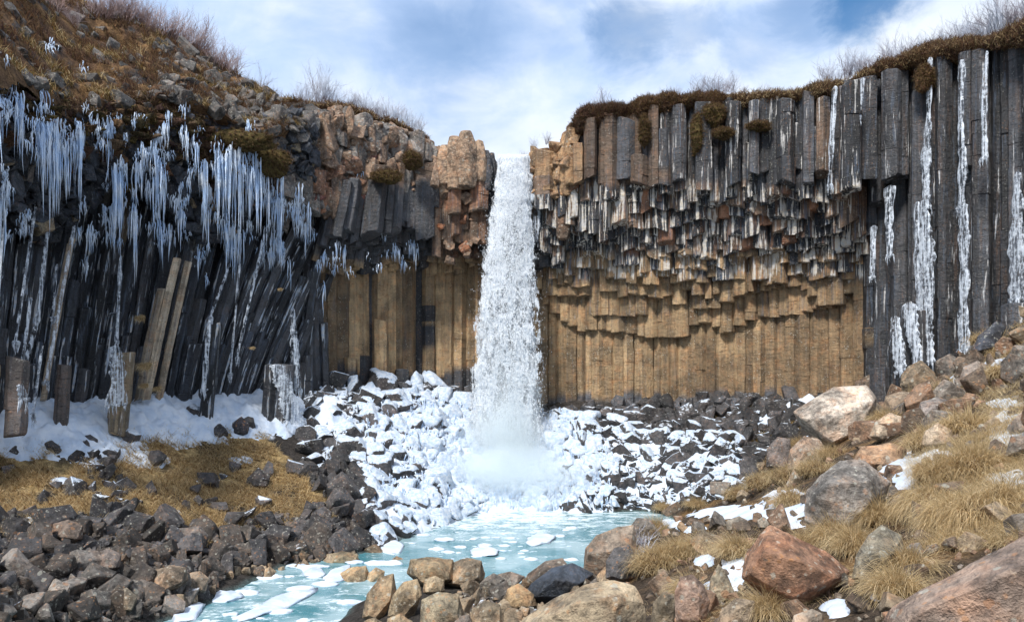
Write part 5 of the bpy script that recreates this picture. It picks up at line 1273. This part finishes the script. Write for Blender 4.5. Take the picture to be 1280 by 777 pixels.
# frozen runnels clinging to the columns
def flow(pts, off, label, dens=1.0, depth=.07):
    """pts: (px, py, half width px)"""
    rows = max(12, int((pts[-1][1] - pts[0][1]) / 2.2)); K = 15; V = np.empty((rows, K, 3)); pys = np.linspace(pts[0][1], pts[-1][1], rows); ys_ = [p[1] for p in pts]
    for i, py in enumerate(pys):
        pc = np.interp(py, ys_, [p[0] for p in pts]); hw = np.interp(py, ys_, [p[2] for p in pts]) * 1.1 * (1 + .3 * math.sin(py * .17 + pc) * math.sin(py * .061 + pc * 2))
        u_ = u_at(pc, off); x, y, tx, ty = [float(q) for q in path_at(u_, off)]; z = zpy(py, y); hm = hw * y / F * (1 if 0 < i < rows - 1 else .3)
        for k in range(K):
            s_ = k / (K - 1) * 2 - 1; b_ = depth * math.sqrt(max(0, 1 - s_ * s_)); V[i, k] = (x + tx * s_ * hm + ty * b_, y + ty * s_ * hm - tx * b_, z)
    q = V.reshape(-1, 3); q = q + .035 * fbm(q * (2.6, 2.6, .8) + pts[0][0], 4)[:, None] * np.array([.8, -1.0, 0]); idx = np.arange(rows * K).reshape(rows, K); c0_ = q[-1].copy(); a_ = Acc()
    a_.add(q - c0_, np.stack([idx[:-1, :-1], idx[1:, :-1], idx[1:, 1:], idx[:-1, 1:]], -1).reshape(-1, 4), (.8, .85, .9), (0, 0, 0), True)
    P = q[idx[-3]][::2]; m = len(P); icicles(a_, P - c0_, np.random.uniform(.1, .6, m), np.random.uniform(.03, .07, m))
    o = a_.build('frozen_runnel', M_FLOW); o.location = tuple(c0_); tag(o, label, 'frozen runnel', 'frozen runnels on the columns')
for (pts, off, lab) in (([(1043,108,4),(1040,150,4),(1036,235,3)], 4.75, 'white frozen runnel on the dark columns left of the tall wall'), ([(1078,98,4),(1073,150,4)], 4.0, 'short frozen runnel below the turf where the wall bends'), ([(1118,88,6),(1115,130,5),(1118,170,3)], 2.0, 'broad short frozen runnel at the top of the bend'),
   ([(1164,72,3),(1162,150,4),(1158,200,7),(1160,262,5)], 2.05, 'upper frozen runnel on the middle of the tall columns'), ([(1156,250,7),(1160,330,11),(1158,400,10),(1165,455,7)], 2.05, 'wide frozen sheet low on the tall columns'), ([(1205,75,5),(1203,150,3),(1206,200,7),(1204,262,5)], 2.1, 'upper frozen runnel with a branching foot right of the middle'), ([(1207,255,8),(1208,340,7),(1206,400,7),(1208,440,10)], 2.1, 'long straight frozen runnel reaching the right slope'),
   ([(1237,64,2),(1232,120,5),(1234,200,4)], 2.1, 'frozen runnel under the turf near the right edge'), ([(1272,215,5),(1271,300,11),(1272,376,12)], 2.0, 'broad grey frozen sheet at the right edge'), ([(1114,232,7),(1113,275,6),(1114,322,3)], 2.1, 'frozen tongue ending in a spike above the iced stumps'), ([(1094,282,5),(1092,350,3)], 2.1, 'small frozen patch where golden wall meets dark columns'),
   ([(1135,378,9),(1140,420,9),(1150,468,9)], 2.75, 'ice coat on the taller broken stump'), ([(1120,395,6),(1122,430,9),(1128,468,9)], 2.85, 'ice coat on the shorter broken stump'), ([(1147,252,4),(1147,330,5),(1150,390,5)], 2.0, 'thin white frozen strand beside the wide sheet'),
   ([(146,432,8),(150,470,12),(148,508,14)], 3.9, 'frozen cascade over the grassy stump at the black wall'), ([(346,455,10),(358,490,11),(370,530,16)], 3.8, 'ice slide running down to the snow bank'), ([(366,385,3),(368,430,5),(372,490,5)], 2.6, 'thin frozen runnel above the ice slide'), ([(62,290,3),(50,400,4),(30,470,4)], 2.3, 'pale ice line on a leaning black column'), ([(668,225,3),(672,260,4),(670,300,3)], 2.6, 'narrow frozen strand right beside the falling water'), ([(20,480,6),(26,500,14)], 3.7, 'ice cap frozen against the grey stump at the left edge')):
    flow(pts, off, lab)
for (x0, y0, x1, y1, w_, lab) in ((6,262,-4,420,2.5,'ice line on the leaning column at the left edge'),(46,255,20,430,3,'broad pale ice line beside the left edge'),(40,372,27,468,4,'white ice patch low on a leaning column near the left edge'),(94,282,58,480,3.5,'long milky ice line left of the hollow'),(72,330,66,400,2,'thin ice line on the black column'),
        (152,320,146,430,3,'bluish ice line above the grassy stump'),(262,400,254,490,4,'ice glaze on the short slate column'),(288,330,262,400,2.5,'thin ice line right of the pale broken columns'),(330,300,296,450,2.5,'ice line on the curved black columns'),(52,432,40,520,3,'ice glaze between the grey stump and the black columns'),(300,330,288,470,2,'faint ice line in the black wall')):
    flow([(x1 + (x0 - x1) * k_, y1 + (y0 - y1) * k_, w_ * (.6 + .5 * (k_ % .5))) for k_ in (1, .75, .5, .25, 0)], 2.35 if y0 < 400 else 3.0, lab)

# ================================================================== grass
np.random.seed(5); random.seed(5)
def field(poly, n, L, w, pal, thr=-.2, lean=(.3, 1.2), fs=.9, seed=0):
    xs = [p[0] for p in poly]; ys = [p[1] for p in poly]; px = np.random.uniform(min(xs), max(xs), n * 2); py = np.random.uniform(min(ys), max(ys), n * 2); k = inpoly(px, py, poly); px = px[k][:n]; py = py[k][:n]
    Y = hit(px, py); k = np.isfinite(Y); px, py, Y = px[k], py[k], Y[k]; x = (px - CX) / F * Y; z = gz(x, Y); B = np.stack([x, Y, z - .03], 1); k = fbm(B * fs + seed, 3) > thr; B = B[k & (z > .08)]; m = len(B)
    c = turf_cols(m, pal, .3); return B, c
fld = Acc()
for (poly, n, L, w, pal, thr) in ((P_GRASS_L, 95000, (.16, .42), (.018, .04), GOLD + [(.22,.12,.05)], -.22), ([(0,640),(60,650),(240,675),(330,660),(420,640),(430,600),(380,580),(300,690),(0,720)], 5000, (.12, .3), (.02, .03), GOLD, .1), (P_MOSSY, 12000, (.1, .3), (.03, .05), MOSS + GOLD[:1], -.1), ([(870,520),(1000,500),(1000,560),(880,640)], 3500, (.1, .3), (.03, .05), MOSS + GOLD, .12)):
    B, c = field(poly, n, L, w, pal, thr); m = len(B); blades(fld, B, np.random.normal(-1.4, 1.0, m), np.random.uniform(*L, m), np.random.uniform(*w, m), np.random.uniform(.4, 1.3, m), c, .9, 2)
tag(fld.build('golden_grass', M_BLADE), 'golden dry grass on the left slope and moss on the scree', 'grass', kind='stuff')
fld = Acc()
for (poly, n, L, w, thr) in ((P_RIGHT, 26000, (.10, .30), (.006, .014), .0), (P_BEYOND, 45000, (.15, .4), (.01, .02), -.25), ([(1120,520),(1200,450),(1300,385),(1300,530),(1200,560)], 16000, (.2, .45), (.012, .022), -.15), ([(1130,560),(1200,530),(1300,500),(1300,680),(1150,690)], 26000, (.2, .45), (.006, .012), -.4)):
    B, c = field(poly, n, L, w, GOLD, thr); m = len(B); blades(fld, B, np.random.normal(-2.2, .9, m), np.random.uniform(*L, m), np.random.uniform(*w, m), np.random.uniform(.5, 1.4, m), c, 1.0, 3)
tag(fld.build('slope_grass', M_BLADE), 'straw coloured dry grass scattered over the right slope', 'grass', kind='stuff')
def tussock(px, py, rx, hz, label, n=1500, L=(.2, .62), pal=GOLD, down=0.0, w=(.005, .011), ry=None):
    """a cushion of hanging dry grass; rx, hz in metres"""
    Y = float(hit(px, py)[0]); x = (px - CX) / F * Y; z = float(gz(x, Y)[0]); ry = ry or rx * .8
    V, Fc = LUMPS[int(px) % 12]; a_ = Acc(); q = V * (rx, ry, hz) * .85; q = q + .10 * rx * fbm(q * 4 / rx + px, 3)[:, None]; q[:, 2] += hz * .15
    a_.add(q, Fc, (.13, .08, .04), (0, 0, 0), True); b = a_.build('grass_tussock', M_GROUND); b.location = (x, Y, z); tag(b, label, 'grass tussock', 'grass tussocks')
    up = V[:, 2] > -.35; k = np.random.choice(np.where(up)[0], n); B = q[k] + np.random.normal(0, .03 * rx + .01, (n, 3)); az = np.arctan2(B[:, 1] / ry - .75, B[:, 0] / rx - .55) + np.random.normal(0, .55, n)
    ll = np.clip(.55 + np.hypot(B[:, 0] / rx, B[:, 1] / ry) * .75 + np.random.normal(0, .25, n) + down, .2, 1.9); h_ = Acc()
    blades(h_, B, az, np.random.uniform(*L, n), np.random.uniform(*w, n), ll, turf_cols(n, pal, .35), .9, 4); g_ = h_.build('grass_blades', M_BLADE, b); g_['kind'] = 'stuff'
TS = [(818,668,.55,.42,'round ginger grass cushion at the tip of the right shore'),(832,640,.5,.2,'low flat grass cushion behind the ginger one'),(872,634,.65,.22,'flat grass cushion by the strip of snow'),(822,712,.55,.5,'shaggy tussock above the small brown block',),(850,700,.5,.4,'tussock beside the upright reddish rock'),(880,690,.4,.3,'small straw tussock on the dark soil'),(925,695,.45,.3,'small ochre tussock left of the rusty boulder'),
 (925,622,.75,.5,'long combed grass cushion hanging over the black scree'),(955,608,.85,.5,'big combed grass cushion behind the strip of snow'),(990,600,.8,.45,'pale grass cushion below the brown leaning block'),(1020,592,.6,.35,'pale grass hump left of the cracked grey boulder'),(990,632,.42,.34,'tall straw tuft at the end of the snow strip'),(1045,680,.42,.34,'straw fringe under the cracked grey boulder'),(1070,690,.35,.3,'straw tuft between the cracked and the olive boulders'),(1005,690,.3,.2,'thin tuft on top of the rusty boulder ridge'),
 (1100,655,.35,.3,'grass wisps behind the olive boulder'),(1165,640,.55,.42,'dense hanging tussock over the hollow, left end'),(1195,655,.5,.42,'dense hanging tussock over the hollow, second from its left end'),(1225,655,.5,.40,'dense hanging tussock above the giant slab'),(1258,640,.5,.4,'hanging tussock at the frame edge above the giant slab'),(1180,600,.6,.4,'olive straw tussock above the hanging ones'),(1220,590,.6,.4,'broad straw tussock between two snow patches'),(1160,560,.6,.4,'straw tussock right of the orange slab'),(1210,540,.7,.4,'straw tussock on the mid slope left of the snow wedge'),
 (1135,720,.35,.3,'straw wisps between the olive boulder and the giant slab'),(1120,745,.3,.22,'straw fringe at the tip of the giant slab'),(1240,430,.9,.45,'ochre grass bank at the top of the slope near the columns'),(1265,470,.8,.4,'ochre grass bank at the frame edge'),(1110,530,.6,.3,'tuft right of the big pale boulder'),(1090,520,.6,.3,'tuft tucked against the big pale boulder'),(1140,505,.5,.25,'tuft on the ridge between the blocks'),(1040,572,.5,.25,'tuft on the slope below the big pale boulder'),(865,745,.3,.2,'little tuft by the bottom rocks'),(960,770,.3,.2,'little tuft at the bottom edge below the rusty boulder'),
 (160,455,.0,.0,''),(1000,560,.5,.3,'tuft between dark split block and brown block')]
for t_ in TS:
    if t_[2] > 0: tussock(t_[0], t_[1], t_[2] * .85, t_[3] * .7, t_[4], n=2600 if t_[0] > 1150 and t_[1] > 560 else 1700, down=.25 if t_[1] > 630 and t_[0] > 1150 else 0, w=(.010, .02) if t_[1] < 560 else (.006, .013))
# hanging straw wigs on the black wall
for (px, py, s_, lab) in ((186,458,.45,'straw wig hanging on the stump in the black wall'),(176,398,.3,'dry tuft on the foot of the pale broken column'),(184,482,.22,'straw tassel above the snow bank'),(200,486,.22,'second straw tassel above the snow bank'),(350,362,.12,'dry tuft near the foot of the curved columns'),(318,435,.12,'dry tuft near the ice slide')):
    x, y, z = wall_pos(px, py, 3.5 if py > 430 else 2.9); V, Fc = BLOBS[3]; a_ = Acc(); a_.add(V * (s_ * .5, .15, s_ * .4), Fc, (.2, .11, .05), (0, 0, 0), True); b = a_.build('hanging_straw', M_GROUND); b.location = (x, y, z); tag(b, lab, 'grass tuft')
    n = 500; h_ = Acc(); k = np.random.randint(0, len(V), n); blades(h_, V[k] * (s_ * .6, .15, s_ * .5), np.random.normal(-1.57, .35, n), np.random.uniform(.15, .6, n) * (s_ / .4) ** .8, np.full(n, .022), np.random.uniform(1.3, 2.0, n), turf_cols(n, GOLD, .3), .6, 3); g_ = h_.build('grass_blades', M_BLADE, b); g_['kind'] = 'stuff'
# bare twig bush on the shore
random.seed(8); p_ = W(803, 690, float(hit(803, 690)[0]) - .1); st_, tw = make_bush(12, 7, .75, .45); e = empty('bare_twig', tuple(p_)); tag(e, 'small leafless twig bush standing on the right shore boulder', 'shrub')
st_.build('stems', M_TWIG, e); tw.build('twigs', M_TWIG, e)

# ================================================================== the fall
def fall_material(seed, lo):
    m, nt = new_mat('falling_water'); g = N(nt)
    pos = g.n('ShaderNodeNewGeometry').outputs['Position']; uv = g.n('ShaderNodeVertexColor', layer_name='Msk').outputs[0]; s_ = g.n('ShaderNodeSeparateColor', ins={0: uv}).outputs
    a1 = g.noise(g.mapping(pos, (1.9, 1.9, .40), (seed, 0, seed * 3)), 1.0, 4, .6, .5); a2 = g.noise(g.mapping(pos, (9, 9, 4.5), (seed, 2, 0)), 1.0, 6, .75, .3)
    a3 = g.noise(g.mapping(pos, (4.5, 4.5, 1.3), (seed, 5, seed)), 1.0, 5, .65, .4); v = g.math('ADD', g.math('ADD', g.math('MULTIPLY', a1, 1.05), g.math('MULTIPLY', a3, .7)), g.math('MULTIPLY', a2, .55)); v = g.math('ADD', v, g.math('MULTIPLY', g.math('SUBTRACT', s_[0], .5), .42)); v = g.math('ADD', v, g.math('MULTIPLY', s_[1], .25))
    al = g.smooth(v, lo, lo + .16, 0, .93)
    al = g.math('MULTIPLY', al, s_[2])
    cc = g.mix(g.smooth(a2, .35, .6), (.50, .58, .68, 1), (.88, .92, .96, 1))
    bm = g.n('ShaderNodeBump', ins={'Strength': .8, 'Distance': 1.0, 'Height': g.math('MULTIPLY', a2, .25)})
    bs = g.n('ShaderNodeBsdfPrincipled', ins={'Base Color': cc, 'Roughness': .5, 'Alpha': al, 'Normal': bm.outputs[0]})
    g.n('ShaderNodeOutputMaterial', ins={0: bs.outputs[0]}); return m
EDGE = [(193,625,660),(200,624,662),(240,618,664),(300,607,668),(350,602,670),(400,597,673),(450,594,676),(500,590,678),(560,585,682),(600,580,690)]
fallr = empty('waterfall', (0, 46, 0)); tag(fallr, 'white waterfall dropping from the notch in the basalt cliff', 'waterfall')
for L_ in range(4):
    rows, K = 150, 26; V = np.empty((rows, K, 3)); Mk = np.empty((rows, K, 3)); pys = np.linspace(193, 600, rows)
    for i, py in enumerate(pys):
        l_, r_ = np.interp(py, [e_[0] for e_ in EDGE], [e_[1] for e_ in EDGE]), np.interp(py, [e_[0] for e_ in EDGE], [e_[2] for e_ in EDGE]); yc = 46.2 - 1.1 * sm(193, 420, py)
        if i == 0: yc += .8
        wb = 1.0 if py > 215 else .3; l_ += wb * 7 * float(perlin(np.array([[py * .045, L_ * 3.1, 0.5]]))[0]) + wb * 5 * float(perlin(np.array([[py * .16, L_ * 5.1, 2.5]]))[0]); r_ += wb * 7 * float(perlin(np.array([[py * .045, L_ * 3.1, 7.5]]))[0]) + wb * 5 * float(perlin(np.array([[py * .16, L_ * 5.1, 9.5]]))[0])
        for k in range(K):
            s_ = k / (K - 1) * 2 - 1; pxx = (l_ + r_) / 2 + s_ * (r_ - l_) / 2 * (1.08 if L_ == 1 else 1.0) ; bulge = math.sqrt(max(0, 1 - s_ * s_ * .9)) * .5
            V[i, k] = W(pxx, py, yc - bulge * (1, .5, -.1, -.6)[L_] + L_ * .12)
            ed = min(1, (1 - abs(s_)) * 4.0); Mk[i, k] = (.5 + .5 * (ed - .5) * 1.2, 1 - sm(193, 300, py), 1 - sm(575, 600, py) if py > 500 else 1)
    q = V.reshape(-1, 3); q[:, 1] -= .22 * fbm(q * (1.6, 1, .9) + L_ * 9, 4); q -= np.array(fallr.location[:]); idx = np.arange(rows * K).reshape(rows, K); a_ = Acc()
    a_.add(q, np.stack([idx[:-1, :-1], idx[1:, :-1], idx[1:, 1:], idx[:-1, 1:]], -1).reshape(-1, 4), (1, 1, 1), Mk.reshape(-1, 3), True); a_.build('water_veil', fall_material(L_ * 3.7, 1.13), fallr)
def drop_material():
    m, nt = new_mat('spray_drop'); g = N(nt); bs = g.n('ShaderNodeBsdfPrincipled', ins={'Base Color': (.88, .92, .96, 1), 'Roughness': .3}); g.n('ShaderNodeOutputMaterial', ins={0: bs.outputs[0]}); return m
n = 20000; py = 200 + 400 * np.random.rand(n) ** .75; l_ = np.interp(py, [e_[0] for e_ in EDGE], [e_[1] for e_ in EDGE]); r_ = np.interp(py, [e_[0] for e_ in EDGE], [e_[2] for e_ in EDGE])
s_ = np.random.normal(0, .46, n); px = (l_ + r_) / 2 + s_ * (r_ - l_) / 2; Y_ = 45.2 - 1.0 * np.random.rand(n); C_ = np.stack([(px - CX) / F * Y_, Y_, CZ + (HY - py) / F * Y_], 1) - np.array(fallr.location[:])
sz = np.random.uniform(.006, .026, n) * np.where(np.abs(s_) > 1, .6, 1); oct_ = np.array([(1, 0, 0), (-1, 0, 0), (0, 1, 0), (0, -1, 0), (0, 0, 2.2), (0, 0, -1.4)]); fo = np.array([(0, 2, 4), (2, 1, 4), (1, 3, 4), (3, 0, 4), (2, 0, 5), (1, 2, 5), (3, 1, 5), (0, 3, 5)])
V = C_[:, None] + oct_[None] * sz[:, None, None]; a_ = Acc(); a_.add(V.reshape(-1, 3), (np.arange(n)[:, None, None] * 6 + fo[None]).reshape(-1, 3), (1, 1, 1)); o = a_.build('spray_drops', drop_material(), fallr); o['kind'] = 'stuff'

# ------------------------------------------------------------------ spray mist at the foot
def mist(name, label, c, rad, dens, seed):
    m, nt = new_mat('mist'); g = N(nt); oc = g.n('ShaderNodeTexCoord').outputs['Object']
    r_ = g.n('ShaderNodeVectorMath', operation='LENGTH', ins={0: oc}).outputs[1]
    no = g.noise(g.mapping(oc, (1, 1, 1), (seed, 0, 0)), 1.7, 4, .6, .5); f_ = g.math('ADD', g.smooth(r_, 1.0, .0, 0, 1), g.math('MULTIPLY', g.math('SUBTRACT', no, .56), 1.7))
    f_ = g.math('MULTIPLY', g.math('MAXIMUM', f_, 0.0), g.smooth(r_, 1.0, .75, 0, dens))
    pv = g.n('ShaderNodeVolumePrincipled', ins={'Color': (.93, .98, 1, 1), 'Density': f_, 'Anisotropy': .1}); g.n('ShaderNodeOutputMaterial', ins={'Volume': pv.outputs[0]})
    bm_ = bmesh.new(); bmesh.ops.create_icosphere(bm_, subdivisions=3, radius=1.0); me = bpy.data.meshes.new(name); bm_.to_mesh(me); bm_.free(); me.materials.append(m)
    o = bpy.data.objects.new(name, me); COL.objects.link(o); o.location = tuple(c); o.scale = rad; tag(o, label, 'mist', kind='stuff'); return o
mist('mist', 'low bright spray cloud spreading over the ice at the foot of the fall', W(630, 600, 43.2), (6.6, 2.6, 2.8), 1.5, 1)
mist('mist', 'taller spray puff wrapped around the foot of the falling water', W(637, 560, 44.0), (3.8, 2.1, 4.0), 1.15, 8)
mist('spray', 'thin veil of spray around the lower half of the falling water', W(634, 505, 44.6), (3.2, 1.6, 5.2), .28, 5)

# same-looking shrubs are told apart by their order along the skyline
from collections import defaultdict
_g = defaultdict(list)
for o in SC.objects:
    if o.name.startswith('bare_shrub') and o.parent is None: _g[o['label']].append(o)
ORD = ['first', 'second', 'third', 'fourth', 'fifth', 'sixth', 'seventh', 'eighth', 'ninth', 'tenth', 'eleventh', 'twelfth', 'thirteenth', 'fourteenth', 'fifteenth', 'sixteenth', 'seventeenth', 'eighteenth', 'nineteenth', 'twentieth', 'twenty first', 'twenty second', 'twenty third', 'twenty fourth']
for k, oo in _g.items():
    if len(oo) > 1:
        oo.sort(key=lambda o: o.location.x / o.location.y)
        for j, o in enumerate(oo): o['label'] = ' '.join((ORD[min(j, 23)] + ' from left: ' + k).split()[:16])
# ice rubble: small icicles hanging from the ledges of the mound
np.random.seed(3); ic_ = Acc(); px = np.random.uniform(455, 765, 2600); py = np.random.uniform(505, 640, 2600); k = inpoly(px, py, P_ICE); px, py = px[k], py[k]; Y_ = hit(px, py); k = np.isfinite(Y_); px, py, Y_ = px[k], py[k], Y_[k]
x = (px - CX) / F * Y_; z = gz(x, Y_) + np.random.uniform(.15, .7, len(x)); icicles(ic_, np.stack([x, Y_ - .25, z], 1), np.random.uniform(.15, .55, len(x)), np.random.uniform(.02, .05, len(x)))
tag(ic_.build('mound_icicles', M_ICE), 'little icicles fringing the ice mound around the fall', 'icicles', kind='stuff')
